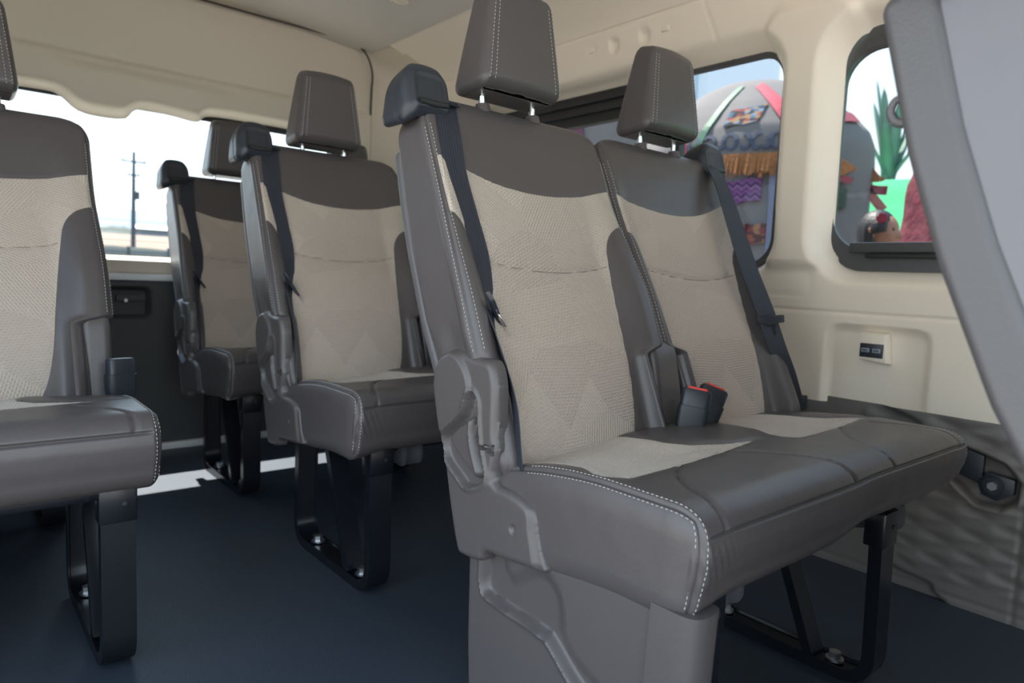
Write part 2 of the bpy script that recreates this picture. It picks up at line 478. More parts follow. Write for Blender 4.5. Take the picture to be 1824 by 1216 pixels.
def back_off(q, d, mir=False):
    u, t, h = q.T; c = W/2
    front = np.clip(-d[:, 1], 0, 1)
    du = (u-c)*(-1 if mir else 1); b = np.maximum(ss(0.125, 0.185, du), 0.75*ss(0.165, 0.205, -du))
    o = front*(0.036*b*(0.30+0.70*(1-ss(0.26, 0.52, h)))*(1-0.0)-0.006)
    o += front*0.010*ss(0.50, 0.62, h)*(1-b)
    o += front*0.012*np.exp(-((h-0.18)/0.13)**2)*(1-b)       # lumbar swell
    m = (t < 1e-6)
    fs = fabric_sdf(q, mir)
    o -= m*0.0022*np.exp(-(fs/0.003)**2)
    dm = dist_line(np.stack([u, h], 1), SEAM_MID)
    o -= m*ss(-0.004, -0.016, fs)*0.0060*np.exp(-(dm/0.0045)**2)
    o -= edge_groove(q, 0)+edge_groove(q, 1)
    # soft wrinkles where the bolster ends
    o += (t > 0.004)*0.002*np.exp(-((h-0.235)/0.03)**2)*np.sin(t*90)
    return o

BACK = Pad((0, 0, 0.0), (W, 0.125, HTOP), (0.020, 0.020, 0.034), 0.0048, back_off, back_warp, 10)
BACKM = Pad((0, 0, 0.0), (W, 0.125, HTOP), (0.020, 0.020, 0.034), 0.0048, lambda q, d: back_off(q, d, True), back_warp, 10)
BACK_S = fabric_sdf(BACK.q); BACKM_S = fabric_sdf(BACKM.q, True)

def back_edge_lines(side):
    """stitch rows either side of the front corner seam"""
    h = np.linspace(0.198, HTOP-0.05, 60); L = []
    uu = np.full_like(h, 0.0125); q = np.stack([uu, 0*h, h], 1)
    if side: q[:, 0] = W-q[:, 0]
    L.append(BACK.ev(q, 0.0006))
    q = np.stack([0*h, np.full_like(h, 0.0015), h], 1)
    if side: q[:, 0] = W
    L.append(BACK.ev(q, 0.0006))
    return L

# -- head restraint
HW = 0.198
def hr_warp(P):
    u, t, z = P.T.copy()
    k = z/0.19
    u = (u-HW/2)*(1-0.25*k**1.1)+HW/2
    t = t*(1-0.50*k)
    # the restraint leans back with the seat
    y = 0.0+0.10*z+t
    z2 = z+0.016*(t/0.1)*k-0.010*(t/0.1)*(1-k)
    z2 = z2-0.010*k*((u-HW/2)/(HW/2))**2
    return np.stack([u, y, z2], 1)
def hr_off(q, d):
    u, t, z = q.T
    o = 0.004*np.clip(-d[:, 1], 0, 1)*np.cos((u-HW/2)/HW*math.pi)
    for uu in (u-0.018, HW-0.018-u):
        o -= (t < 1e-6)*0.0026*np.exp(-(uu/0.0022)**2)
        o -= (z > 0.1899)*(t < 0.05)*0.001*np.exp(-(uu/0.0022)**2)
    return o
HR = Pad((0, 0, 0), (HW, 0.112, 0.19), (0.016, 0.030, 0.022), 0.006, hr_off, hr_warp, 7)
def hr_lines():
    z = np.linspace(0.012, 0.178, 40); L = []
    for u in (0.0125, 0.0235, HW-0.0125, HW-0.0235):
        L.append(HR.ev(np.stack([np.full_like(z, u), 0*z, z], 1), 0.0006))
    return L

# -- belt webbing as a ribbon
def ribbon(name, C, Wd, mat, parent, thick=0.0016):
    C = catmull(C, 6); Wd = catmull(Wd, 6)
    T = np.gradient(C, axis=0); T /= np.linalg.norm(T, axis=1)[:, None]
    N = np.cross(T, Wd); N /= np.linalg.norm(N, axis=1)[:, None]
    nC = 7; V = []; UV = []; Fc = []
    arc = np.concatenate([[0], np.cumsum(np.linalg.norm(np.diff(C, axis=0), axis=1))])
    for i in range(len(C)):
        for s in (1, -1):
            for k in range(nC):
                a = k/(nC-1)-0.5; V.append(C[i]+Wd[i]*a+N[i]*s*thick/2); UV.append((a*0.048, arc[i]))
    R = 2*nC
    for i in range(len(C)-1):
        o, p = i*R, (i+1)*R
        for k in range(nC-1):
            Fc.append((o+k, o+k+1, p+k+1, p+k)); Fc.append((o+nC+k+1, o+nC+k, p+nC+k, p+nC+k+1))
        Fc.append((o, p, p+nC, o+nC)); Fc.append((o+nC-1, o+R-1, p+R-1, p+nC-1))
    o = mesh_obj(name, V, Fc, mat, parent, uv=UV); o.data.set_sharp_from_angle(angle=math.radians(60)); return o

COVER = [(0.942, 0.530), (0.929, 0.563), (0.906, 0.577), (0.88, 0.581), (0.835, 0.575), (0.798, 0.572), (0.783, 0.544), (0.78, 0.509), (0.779, 0.467), (0.774, 0.441), (0.779, 0.394), (0.738, 0.389), (0.704, 0.381), (0.688, 0.368), (0.68, 0.339), (0.67, 0.313), (0.66, 0.297), (0.676, 0.292), (0.751, 0.283), (0.79, 0.279), (0.804, 0.261), (0.851, 0.255), (0.867, 0.265), (0.890, 0.33), (0.912, 0.41), (0.937, 0.493)]
RECESS = [(0.839, 0.520), (0.855, 0.482), (0.898, 0.447), (0.909, 0.431), (0.9, 0.403), (0.867, 0.382), (0.84, 0.370), (0.800, 0.390), (0.805, 0.419), (0.812, 0.438), (0.820, 0.479), (0.823, 0.508)]
LEVER = [(0.896, 0.442), (0.852, 0.474), (0.834, 0.480), (0.832, 0.456), (0.825, 0.436), (0.808, 0.406), (0.808, 0.394), (0.822, 0.388), (0.838, 0.393), (0.883, 0.421)]
SLOT = [(0.826, 0.441), (0.78, 0.448), (0.78, 0.432), (0.80, 0.4385), (0.82, 0.436)]

def relief(name, poly, fx, thick, base, mat, parent, step=0.004, detail=None, smooth_poly=3, flip=False):
    """raised moulded panel: outline in (y,z), rounded rim, height detail(y,z,d); x = base - height"""
    pl = catmull(poly, smooth_poly, True) if smooth_poly > 1 else np.array(poly)
    lo = pl.min(0)-step*2; hi = pl.max(0)+step*2
    A = np.arange(lo[0], hi[0], step); B = np.arange(lo[1], hi[1], step)
    a, b = np.meshgrid(A, B, indexing='ij'); a = a.ravel(); b = b.ravel(); p = np.stack([a, b], 1)
    s = sdf_poly(p, pl)
    r = min(thick, 0.012); dd = np.clip(-s/r, 0, 1)
    h = (thick-r)+r*np.sqrt(np.clip(1-(1-dd)**2, 0, 1))
    if detail: h = h+detail(p)*np.clip(-s/0.006, 0, 1)
    V = np.stack([base-h, a, b], 1); nb = len(B)
    i, j = np.meshgrid(np.arange(len(A)-1), np.arange(nb-1), indexing='ij'); k = (i*nb+j).ravel()
    Q = np.stack([k, k+1, k+nb+1, k+nb], 1)
    N = vnormals(V, Q)
    ins, _ = clip_split(V, Q, N, np.stack([a, b], 1), s)
    Vv, Fc, Nn, uv = [list(x) for x in ins]
    # close with an inward rim down to the base
    bm_edges = {}
    for f in Fc:
        for x, y in zip(f, list(f[1:])+[f[0]]): bm_edges[(x, y)] = bm_edges.get((x, y), 0)+1
    rim = [(x, y) for (x, y) in bm_edges if (y, x) not in bm_edges]
    mp = {}
    for x, y in rim:
        for q in (x, y):
            if q not in mp:
                mp[q] = len(Vv); v = np.array(Vv[q]).copy(); v[0] = base; Vv.append(v); Nn.append(Nn[q]); uv.append(uv[q])
        Fc.append([y, x, mp[x], mp[y]])
    o = mesh_obj(name, Vv, Fc, mat, parent, uv=uv); o.data.set_sharp_from_angle(angle=math.radians(45)); return o

def L3(poly, dx=0.0):   # world (y,z) of row one -> local
    return [(y-Y0, z) for y, z in poly]

def make_side_cover(parent):
    rec = catmull(L3(RECESS), 3, True); slot = np.array(L3(SLOT))
    crescent = catmull(L3([(0.80, 0.62), (0.865, 0.572), (0.848, 0.548), (0.838, 0.522), (0.839, 0.500), (0.79, 0.48)]), 4)
    lobe = np.vstack([catmull(L3([(0.88, 0.576), (0.858, 0.560), (0.844, 0.540), (0.839, 0.512), (0.850, 0.486), (0.897, 0.447)]), 4), np.array(L3([(0.99, 0.42), (0.99, 0.60)]))])
    armline = np.vstack([catmull(L3([(0.720, 0.42), (0.700, 0.376), (0.694, 0.345), (0.684, 0.31), (0.676, 0.28)]), 4), np.array(L3([(0.60, 0.28), (0.60, 0.42)]))])
    hole = np.array(L3([(0.727, 0.337)]))[0]
    def det(p):
        s = sdf_poly(p, rec)
        h = -0.011*ss(0.003, -0.004, s)+0.0032*np.exp(-((s-0.004)/0.004)**2)
        h += 0.006*ss(0.004, -0.006, sdf_poly(p, lobe))*ss(-0.001, 0.004, s)
        h -= 0.005*ss(0.002, -0.006, sdf_poly(p, armline))
        h -= 0.009*(sdf_poly(p, slot) < 0)
        h -= 0.004*ss(0.0075, 0.0045, np.hypot(*(p-hole).T))
        return h
    c = relief('side_cover', L3(COVER), None, 0.026, 0.016, PLASTIC, parent, 0.0026, det)
    lev = np.array(L3(LEVER))
    def ldet(p):
        # a ridge runs down the front edge, the paddle falls away behind it
        rl = catmull(L3([(0.838, 0.476), (0.838, 0.452), (0.831, 0.428), (0.818, 0.400)]), 4)
        return 0.005*np.exp(-(dist_line(p, rl)/0.006)**2)
    relief('recliner_lever', L3(LEVER), None, 0.010, 0.0015, PLASTIC, c, 0.0024, ldet, 2)
    return c

PANEL = [(0.852, 0.262), (0.757, 0.290), (0.673, 0.305), (0.626, 0.312), (0.578, 0.320), (0.527, 0.326), (0.480, 0.328), (0.474, 0.309), (0.471, 0.23), (0.466, 0.161), (0.462, 0.002), (0.838, 0.002), (0.848, 0.117)]
def make_leg_cover(parent):
    low = np.vstack([catmull(L3([(0.812, 0.29), (0.810, 0.25), (0.807, 0.216), (0.786, 0.206), (0.675, 0.201), (0.650, 0.192), (0.608, 0.161), (0.545, 0.127), (0.50, 0.08), (0.48, -0.02)]), 4), np.array(L3([(0.9, -0.02), (0.9, 0.29)]))])
    S = np.vstack([catmull(L3([(0.766, 0.30), (0.764, 0.272), (0.755, 0.256), (0.741, 0.253), (0.690, 0.282), (0.655, 0.272), (0.641, 0.242), (0.635, 0.21), (0.606, 0.185), (0.555, 0.165), (0.50, 0.12), (0.47, 0.06)]), 4), np.array(L3([(0.44, 0.06), (0.44, 0.34), (0.766, 0.34)]))])
    def det(p):
        a = sdf_poly(p, low); b = sdf_poly(p, S)
        return 0.014*ss(0.004, -0.005, a)+0.003*np.exp(-((a+0.006)/0.004)**2)+0.011*ss(0.014, -0.014, b)-0.012
    o = relief('leg_cover', L3(PANEL), None, 0.024, 0.030, PLASTIC, parent, 0.003, det, 1)
    # front post of the cover, flared a little towards the top
    def fn(a, b, t): return (a*(1+0.02*t), b-0.012*t, 0.322*t+0.002)
    pl = [(0.000, 0.075)]+[tuple(q) for q in catmull([(0.000, 0.036), (0.002, 0.024), (0.008, 0.015), (0.020, 0.011), (0.034, 0.011), (0.046, 0.013), (0.054, 0.019), (0.056, 0.030)], 4)]+[(0.056, 0.075)]
    fp = prism('front_post', pl, fn, 0.0, 1.0, PLASTIC, o); fp.data.polygons.foreach_set('use_smooth', [True]*len(fp.data.polygons)); fp.data.set_sharp_from_angle(angle=math.radians(35))
    return o

def cushion_parts(parent, Wc, seats, mirror_end=False):
    D = 0.385
    def insert(k):   # insert outline of seat k in (u, y)
        u0 = k*W+ (0.012 if k else 0)
        pts = [(0.035, 0.42), (0.045, 0.30), (0.048, 0.225), (0.030, 0.190), (0.006, 0.172), (0.05, 0.150), (0.12, 0.152), (0.20, 0.156), (0.30, 0.166), (0.415, 0.182), (0.345, 0.196), (0.290, 0.222), (0.268, 0.26), (0.272, 0.34), (0.272, 0.42)]
        pts = [(max(a, 0.03), b) for a, b in pts]
        return np.array([(u0+a, b) for a, b in pts])
    polys = [insert(k) for k in range(seats)]
    lines = []
    def seamline(u0, sgn):
        return catmull([(u0, -0.03), (u0+0.003*sgn, 0.0), (u0+0.008*sgn, 0.035), (u0+0.026*sgn, 0.080), (u0+0.055*sgn, 0.122), (u0+0.10*sgn, 0.150)], 5)
    lines.append(np.array([(a, b) for a, b in catmull([(0.052, -0.03), (0.054, 0.0), (0.062, 0.04), (0.088, 0.09), (0.125, 0.128), (0.17, 0.153)], 5)]))
    if seats == 2:
        lines.append(catmull([(0.392, -0.03), (0.390, 0.0), (0.384, 0.04), (0.362, 0.09), (0.325, 0.135), (0.28, 0.165)], 5))
        lines.append(catmull([(0.532, -0.03), (0.534, 0.0), (0.542, 0.04), (0.566, 0.08), (0.60, 0.115), (0.66, 0.150)], 5))
        lines.append(catmull([(Wc-0.05, -0.03), (Wc-0.05, 0.0), (Wc-0.055, 0.04), (Wc-0.08, 0.09), (Wc-0.12, 0.14)], 5))
    else:
        lines.append(catmull([(Wc-0.045, -0.03), (Wc-0.045, 0.0), (Wc-0.050, 0.04), (Wc-0.075, 0.09), (Wc-0.12, 0.14)], 5))
    def warp(P):
        u, y, z = P.T.copy(); k = (z-0.30)/0.15
        e = np.clip(1-u/0.05, 0, 1)
        # underside rises towards the far corner and at the middle
        bot = 0.300+0.012*ss(0.0, 0.10, u)+ (0.018*ss(0.35, 0.48, u)-0.004*ss(0.5, 0.7, u)+0.010*ss(Wc-0.08, Wc, u))*(seats == 2)
        bot = bot-0.018*ss(0.10, 0.30, y)*(u < 0.1)
        top = 0.448-0.045*np.clip((y-0.16)/0.26, 0, 1)**1.5*np.exp(-np.minimum(u, Wc-u)/0.16)
        if seats == 2: top = top-0.006*ss(Wc-0.1, Wc, u)
        z2 = bot+(top-bot)*k
        # front: a little overhang at the seam, tucked in below
        y = y+0.010*(1-ss(0.0, 0.75, k))*(1-ss(0.0, 0.10, y))
        return np.stack([u, y, z2], 1)
    def off(q, d):
        u, y, z = q.T; top = np.clip(d[:, 2], 0, 1); fr = np.clip(-d[:, 1], 0, 1)
        uy = np.stack([u, y-np.where(y < 1e-6, (0.45-z)*1.0, 0)], 1)
        s = np.full(len(q), 1e9)
        for pl in polys: s = np.minimum(s, sdf_poly(uy, pl))
        o = -top*0.016*ss(0.03, -0.07, s)*ss(0.02, 0.10, y)
        o -= top*0.006*ss(0.26, 0.36, y)
        isT = (z > 0.4499)
        o -= isT*0.0025*np.exp(-(s/0.0035)**2)
        ff = (y < 1e-6)&(z < 0.45)
        o -= ff*ss(0.014, 0.030, np.minimum(u, Wc-u))*0.0062*np.exp(-((z-0.4165)/0.0022)**2)                    # seam along the front
        o += ff*0.003*ss(0.34, 0.37, z)*ss(0.4165, 0.39, z)
        for l in lines:
            dl = dist_line(uy, l)
            o -= (isT | (ff & (z > 0.4165)))*0.0052*np.exp(-(dl/0.0026)**2)
        # puckers under the front seam near the corner
        o += ff*0.0014*np.exp(-((u-0.035)/0.03)**2)*np.sin((u*1.2+(z-0.41)*0.5)*420)*ss(0.33, 0.38, z)*ss(0.418, 0.40, z)
        # side seam (piping) along the top and front corner
        for uu in ((u), (Wc-u)):
            side = (uu < 1e-6)
            arc = np.where(isT | (y < 1e-6), uu, -np.minimum(np.where(z < 0.45, 0.45-z, 9), np.where(y > 0, y, 9)))
            near = (arc > -0.03) & (arc < 0.03) & (z > 0.305)
            o -= near*0.0030*np.exp(-((arc-0.0085)/0.0024)**2)
        return o
    P = Pad((0, 0, 0.30), (Wc, D, 0.45), (0.020, 0.048, 0.040), 0.0045, off, warp, 14)
    # fabric only on the top face
    uy = P.q[:, :2]; s = np.full(len(P.q), 1e9)
    for pl in polys: s = np.minimum(s, sdf_poly(uy, pl))
    s = np.where(P.q[:, 2] < 0.4499, 0.05, s)
    # the inserts, one part per seat
    V, N, Q = P.V, P.N, P.quads; UV = P.q[:, :2]
    ins, rest = clip_split(V, Q, N, UV, s)
    c = mesh_obj('seat_cushion', rest[0], rest[1], LEATHER, parent, normals=rest[2], uv=rest[3])
    for k in range(seats):
        Fk = [f for f in ins[1] if (ins[3][f[0]][0] > W+0.005) == (k == 1)]
        used = sorted({i for f in Fk for i in f}); mp = {i: n for n, i in enumerate(used)}
        mesh_obj('fabric_insert', ins[0][used], [[mp[i] for i in f] for f in Fk], FABRIC, c, normals=ins[2][used], uv=ins[3][used])
    L = []
    for side in (0, 1):
        for which in (0, 1):
            q = []
            for y in np.linspace(0.30, 0.0, 50): q.append((0.0145 if which == 0 else 0.0, y, 0.45 if which == 0 else 0.4495))
            for z in np.linspace(0.449, 0.315, 30): q.append((0.0145 if which == 0 else 0.0, 0.0 if which == 0 else 0.0005, z))
            q = np.array(q)
            if which == 1: q[:, 0] = 0.0024; 
            if side: q[:, 0] = Wc-q[:, 0]
            L.append(P.ev(q, 0.0007))
    stitches(L[:2], 'stitching', c); stitches(L[2:], 'stitching', c)
    return c

def make_shell(parent, thick=0.024, u_lo=0.002, mirror=None, top=0.610):
    def shw(P):
        u, t, h = P.T.copy()
        tt = 0.125*np.interp(h, [0.0, 0.20, 0.30, 0.42, 0.515, 0.64, 0.70], [0.85, 0.93, 1.0, 0.98, 0.91, 0.74, 0.62])+t+0.014-thick
        return np.stack([u, (0.765-Y0)+UPV[0]*h-FWD[0]*tt, 0.40+UPV[1]*h-FWD[1]*tt], 1)
    sh = Pad((u_lo, 0, 0.185), (W-0.012, thick, top), (0.010, 0.010, 0.012), 0.02, None, shw, 4)
    return sh.build('rear_shell', PLASTIC_GRAIN, parent, mirror=mirror)

def make_backrest(parent, u0, mirror):
    mir = W if mirror else None
    b = (BACKM if mirror else BACK).build('backrest', LEATHER, parent, BACKM_S if mirror else BACK_S, 'fabric_insert', FABRIC, mirror=mir)
    back, ins = b
    back.location.x = u0
    for sd in (0, 1): stitches(back_edge_lines(sd), 'stitching', back, mirror=mir)
    make_shell(back, mirror=mir)
    # sunk welt seam across the fabric
    pad = BACKM if mirror else BACK
    uu = np.linspace(0.03, W-0.03, 80); hh = np.interp(uu, SEAM_MID[:, 0], SEAM_MID[:, 1]); qq = np.stack([uu, 0*uu, hh], 1)
    qq = qq[fabric_sdf(qq, mirror) < -0.001]; pts = pad.ev(qq, 0.0004)
    if mirror: pts[:, 0] = W-pts[:, 0]
    tube('welt_seam', pts, 0.0010, SEAMTHREAD, ins, 6)
    return back

def make_head_restraint(parent, u0):
    g = HR.build('head_restraint', LEATHER, parent)
    g.location = (u0, 1.000-Y0, 1.042)
    hl = hr_lines(); stitches(hl[0:2], 'stitching', g); stitches(hl[2:4], 'stitching', g)
    for x in (0.037, 0.161):
        p = tube('post', [(x, 0.054, -0.075), (x, 0.056, 0.02)], 0.0062, CHROME, g, 14)
        cyl('post_collar', (x, 0.052, -0.033), (0, 0.1, 1), 0.016, 0.016, PLASTIC, g, 20, 0.013)
    return g

def make_cap(parent, mirror, u0):
    """dark plastic shoulder cap the belt comes out of"""
    Wd, Dp, Hh = 0.100, 0.115, 0.098
    def warp(P):
        u, t, z = P.T.copy(); k = z/Hh
        lean = 0.040*(1-k)**1.2*0.6
        u2 = u+0.006*k*(1-u/Wd)-0.004*k*(u/Wd)
        y = t+0.030*(1-k)*0+0.28*(z)-0.045*k*(t/Dp)
        z2 = z-0.020*(t/Dp)**1.5*k-0.010*((u-Wd*0.5)/(Wd*0.5))**2*k
        # skirt: the outer side hangs lower than the inner
        z2 = z2-(1-k)*0.016*(1-np.clip(u/0.03, 0, 1))*ss(0.0, 0.04, t)-(1-k)*0.010*(1-np.clip(u/0.03, 0, 1))
        return np.stack([u2, y, z2], 1)
    def off(q, d):
        u, t, z = q.T; f = (t < 1e-6)*1.0
        s = sdf_rrect(u, z, Wd*0.56, 0.052, 0.033, 0.026, 0.009)
        o = -f*0.0055*ss(0.007, -0.007, s)+f*0.0015*np.exp(-((s-0.006)/0.004)**2)
        o -= (u < 1e-6)*0.0016*np.exp(-((t-0.050-0.3*(z-0.05))/0.002)**2)
        return o
    P = Pad((0, 0, 0), (Wd, Dp, Hh), (0.026, 0.030, 0.034), 0.004, off, warp, 8)
    o = P.build('belt_guide_cap', BLACKPL, parent, mirror=Wd if mirror else None)
    o.location = (u0, 1.006-Y0, 0.962)
    q = np.array([(x, 0.0, 0.0285+0.004*math.sin((x-0.02)/0.07*math.pi)*-1) for x in np.linspace(0.026, 0.086, 10)])
    pts = P.ev(q, 0.001)
    if mirror: pts[:, 0] = Wd-pts[:, 0]
    tube('belt_slot', pts, 0.0060, RUBBER, o, 8)
    return o

def make_tongue(parent, c, right, down, n, plate=(0.85, 0.86, 0.88)):
    """belt tongue: dark bar with a slotted metal plate; c centre, right/down/normal unit vectors"""
    right, down, n = (Vector(v).normalized() for v in (right, down, n))
    mt = Matrix(((right.x, down.x, n.x, c[0]), (right.y, down.y, n.y, c[1]), (right.z, down.z, n.z, c[2]), (0, 0, 0, 1)))
    t = box('belt_tongue', (-0.031, -0.009, -0.005), (0.031, 0.009, 0.005), BLACKPL, parent, bevel=0.003, mtx=mt)
    bm = bmesh.new()
    out = [(-0.013, 0.006), (0.013, 0.006), (0.010, 0.016), (0.0115, 0.040), (-0.0115, 0.040), (-0.010, 0.016)]
    inn = [(-0.005, 0.014), (0.005, 0.014), (0.005, 0.020), (0.006, 0.031), (-0.006, 0.031), (-0.005, 0.020)]
    for z in (-0.0015, 0.0015):
        pass
    vo = [[bm.verts.new(mt @ Vector((a, b, z))) for a, b in out] for z in (-0.0015, 0.0015)]
    vi = [[bm.verts.new(mt @ Vector((a, b, z))) for a, b in inn] for z in (-0.0015, 0.0015)]
    for i in range(6):
        j = (i+1) % 6
        bm.faces.new((vo[0][i], vo[0][j], vi[0][j], vi[0][i])); bm.faces.new((vo[1][i], vi[1][i], vi[1][j], vo[1][j]))
        bm.faces.new((vo[0][i], vo[1][i], vo[1][j], vo[0][j])); bm.faces.new((vi[0][i], vi[0][j], vi[1][j], vi[1][i]))
    bm_obj('latch_plate', bm, CHROME, t)
    return t

def make_belt_left(parent):
    q = []
    for u, h, w_ in ((0.052, 0.655, 1), (0.046, 0.60, 1), (0.044, 0.52, 1), (0.048, 0.44, 1), (0.050, 0.36, 1), (0.044, 0.27, .9), (0.036, 0.20, .6)):
        q.append((u, 0.0, h))
    P = BACK.ev(np.array(q), 0.0035)
    C = [tuple(p) for p in P]; Wd = [(0.046, 0.0, 0.0)]*5+[(0.034, 0.022, 0.0), (0.020, 0.036, 0.004)]
    C = [(0.053, 1.018-Y0, 0.992)]+C; Wd = [(0.046, 0, 0)]+Wd
    C += [(0.026, 0.780-Y0, 0.515), (0.020, 0.757-Y0, 0.450), (0.014, 0.745-Y0, 0.405), (0.012, 0.745-Y0, 0.372)]
    Wd += [(0.014, 0.030, 0.0), (0.012, 0.026, 0.0), (0.010, 0.030, 0.004), (0.010, 0.036, 0.008)]
    b = ribbon('seat_belt', C, Wd, WEB, parent)
    tp = BACK.ev(np.array([(0.046, 0.0, 0.262)]), 0.014)[0]
    make_tongue(b, tuple(tp), (0.60, 0.25, -0.75), (0.45, -0.30, -0.85), (0.5, -0.8, 0.3))
    return b

def make_belt_right(parent):
    # far seat: the webbing leaves the shoulder cap and hangs outboard of the seat
    C = [(0.838, 1.018-Y0, 0.995), (0.826, 0.975-Y0, 0.945), (0.815, 0.925-Y0, 0.850), (0.811, 0.882-Y0, 0.758), (0.817, 0.850-Y0, 0.688), (0.822, 0.828-Y0, 0.638), (0.835, 0.805-Y0, 0.570), (0.872, 0.795-Y0, 0.505), (0.910, 0.790-Y0, 0.435)]
    Wd = [(0.048, 0, 0), (0.050, -0.004, 0.0), (0.050, -0.012, 0.0), (0.049, -0.016, 0), (0.048, -0.018, 0), (0.047, -0.020, 0), (0.045, -0.022, 0), (0.043, -0.024, 0), (0.043, -0.024, 0)]
    b = ribbon('seat_belt', C, Wd, WEB, parent)
    make_tongue(b, (0.822, 0.818-Y0, 0.630), (0.76, -0.64, 0.12), (0.12, -0.05, -1.0), (-0.65, -0.75, 0))
    return b

def make_buckle(parent, c, down, face, lit=True):
    """buckle: dark housing with red press button; c top centre"""
    d = Vector(down).normalized(); f = Vector(face).normalized(); r = f.cross(d).normalized(); f = d.cross(r)
    # local: X right, Y face normal (out), Z up (-down)
    mt = Matrix(((r.x, f.x, -d.x, c[0]), (r.y, f.y, -d.y, c[1]), (r.z, f.z, -d.z, c[2]), (0, 0, 0, 1)))
    bm = bmesh.new()
    secs = [(-0.105, 0.019, 0.011), (-0.085, 0.024, 0.0135), (-0.062, 0.028, 0.0155), (-0.032, 0.0285, 0.016), (-0.0315, 0.0262, 0.0138), (-0.004, 0.0262, 0.0138), (0.0, 0.0235, 0.0115)]
    rings = []
    for z, a, b in secs:
        ring = []
        for k in range(24):
            t = 2*math.pi*k/24; cx, sy = math.cos(t), math.sin(t)
            x = a*math.copysign(abs(cx)**0.42, cx); y = b*math.copysign(abs(sy)**0.42, sy)
            ring.append(bm.verts.new(mt @ Vector((x, y, z))))
        rings.append(ring)
    for A, B in zip(rings[:-1], rings[1:]):
        for k in range(24): bm.faces.new((A[k], A[(k+1) % 24], B[(k+1) % 24], B[k]))
    bm.faces.new(rings[0][::-1]); bm.faces.new(rings[-1])
    o = bm_obj('buckle', bm, BLACKPL, parent, smooth=True)
    if not lit: return o, mt
    bm = bmesh.new(); pts = [(-0.0185, 0.004), (-0.0185, -0.002), (-0.014, -0.0075), (0.014, -0.0075), (0.0185, -0.002), (0.0185, 0.004), (0.016, 0.006), (-0.016, 0.006)]
    A = [bm.verts.new(mt @ Vector((a, b, -0.001))) for a, b in pts]; B = [bm.verts.new(mt @ Vector((a*0.94, b*0.9, 0.0035))) for a, b in pts]
    for k in range(8): bm.faces.new((A[k], A[(k+1) % 8], B[(k+1) % 8], B[k]))
    bm.faces.new(B); bm.faces.new(A[::-1])
    bt = bm_obj('press_button', bm, RED, o); bt['label'] = 'red release button'
    return o, mt

def sweep_bar(path, w, t, name, mat, parent, x0):
    """flat channel bar following a (y,z) path; w = width in x, t = thickness"""
    path = np.array(path); T = np.gradient(path, axis=0); T /= np.linalg.norm(T, axis=1)[:, None]; Nn = np.stack([-T[:, 1], T[:, 0]], 1)
    bm = bmesh.new(); rings = []
    prof = [(0, -0.5), (0.06, -0.5), (0.10, -0.28), (0.90, -0.28), (0.94, -0.5), (1, -0.5), (1, 0.5), (0, 0.5)]
    for p, n in zip(path, Nn):
        rings.append([bm.verts.new((x0+w*a, p[0]+n[0]*t*b, p[1]+n[1]*t*b)) for a, b in prof])
    m = len(prof)
    for A, B in zip(rings[:-1], rings[1:]):
        for k in range(m): bm.faces.new((A[k], A[(k+1) % m], B[(k+1) % m], B[k]))
    bm.faces.new(rings[0]); bm.faces.new(rings[-1][::-1])
    return bm_obj(name, bm, mat, parent, smooth=True)

def fillet(pts, r, n=6):
    out = [np.array(pts[0], float)]
    for a, b, c in zip(pts[:-2], pts[1:-1], pts[2:]):
        a, b, c = (np.array(v, float) for v in (a, b, c)); d1 = (a-b)/np.linalg.norm(a-b); d2 = (c-b)/np.linalg.norm(c-b)
        for k in range(n+1):
            t = k/n; out.append((1-t)**2*(b+d1*r)+2*t*(1-t)*b+t*t*(b+d2*r))
    out.append(np.array(pts[-1], float)); return out

def make_leg(parent, u):
    y1, y2 = 0.405, 0.045
    leg = sweep_bar(fillet([(y1+0.005, 0.300), (y1+0.008, 0.012), (y2-0.008, 0.012), (y2, 0.325)], 0.055), 0.052, 0.022, 'leg', METAL_BLK, parent, u)
    sweep_bar([(0.145, 0.018), (0.20, 0.16), (0.265, 0.31)], 0.046, 0.018, 'brace', METAL_BLK, leg, u+0.003)
    for y in (0.105, 0.335):
        b = cyl('bolt', (u+0.026, y, 0.030), (0, 0, 1), 0.011, 0.014, ZINC, leg, 6)
        cyl('washer', (u+0.026, y, 0.0235), (0, 0, 1), 0.016, 0.004, ZINC, b, 20)
    bm = bmesh.new(); box_bm(bm, (u-0.003, y2-0.016, 0.262), (u+0.055, y2+0.020, 0.325))
    bk = bm_obj('bracket', bm, METAL_BLK, leg, bevel=0.005)
    cyl('pin', (u+0.034, y2-0.017, 0.296), (0, 1, 0), 0.004, 0.004, RUBBER, bk, 12)
    return leg

def felt_lump(parent, u, y, sx=0.07, sy=0.09):
    def off(q, d): return 0.004*np.sin(q[:, 0]*120)*np.cos(q[:, 1]*90)
    P = Pad((0, 0, 0), (sx, sy, 0.055), (0.02, 0.02, 0.02), 0.012, off, None, 4)
    o = P.build('underseat_felt', FELT, parent); o.location = (u, y, 0.262); return o

def column(parent, u, wd=0.05):
    """plastic hinge cover at the inner side of a backrest"""
    def warp(P):
        u_, t, z = P.T.copy(); k = z/0.22
        return np.stack([u_, t*(1-0.25*k)+0.17*z+0.012*k, z], 1)
    P = Pad((0, 0, 0), (wd, 0.085, 0.205), (0.016, 0.020, 0.035), 0.012, None, warp, 5)
    o = P.build('hinge_cover', PLASTIC, parent); o.location = (u, 0.355, 0.385); return o

def seat_label_parts(root): pass

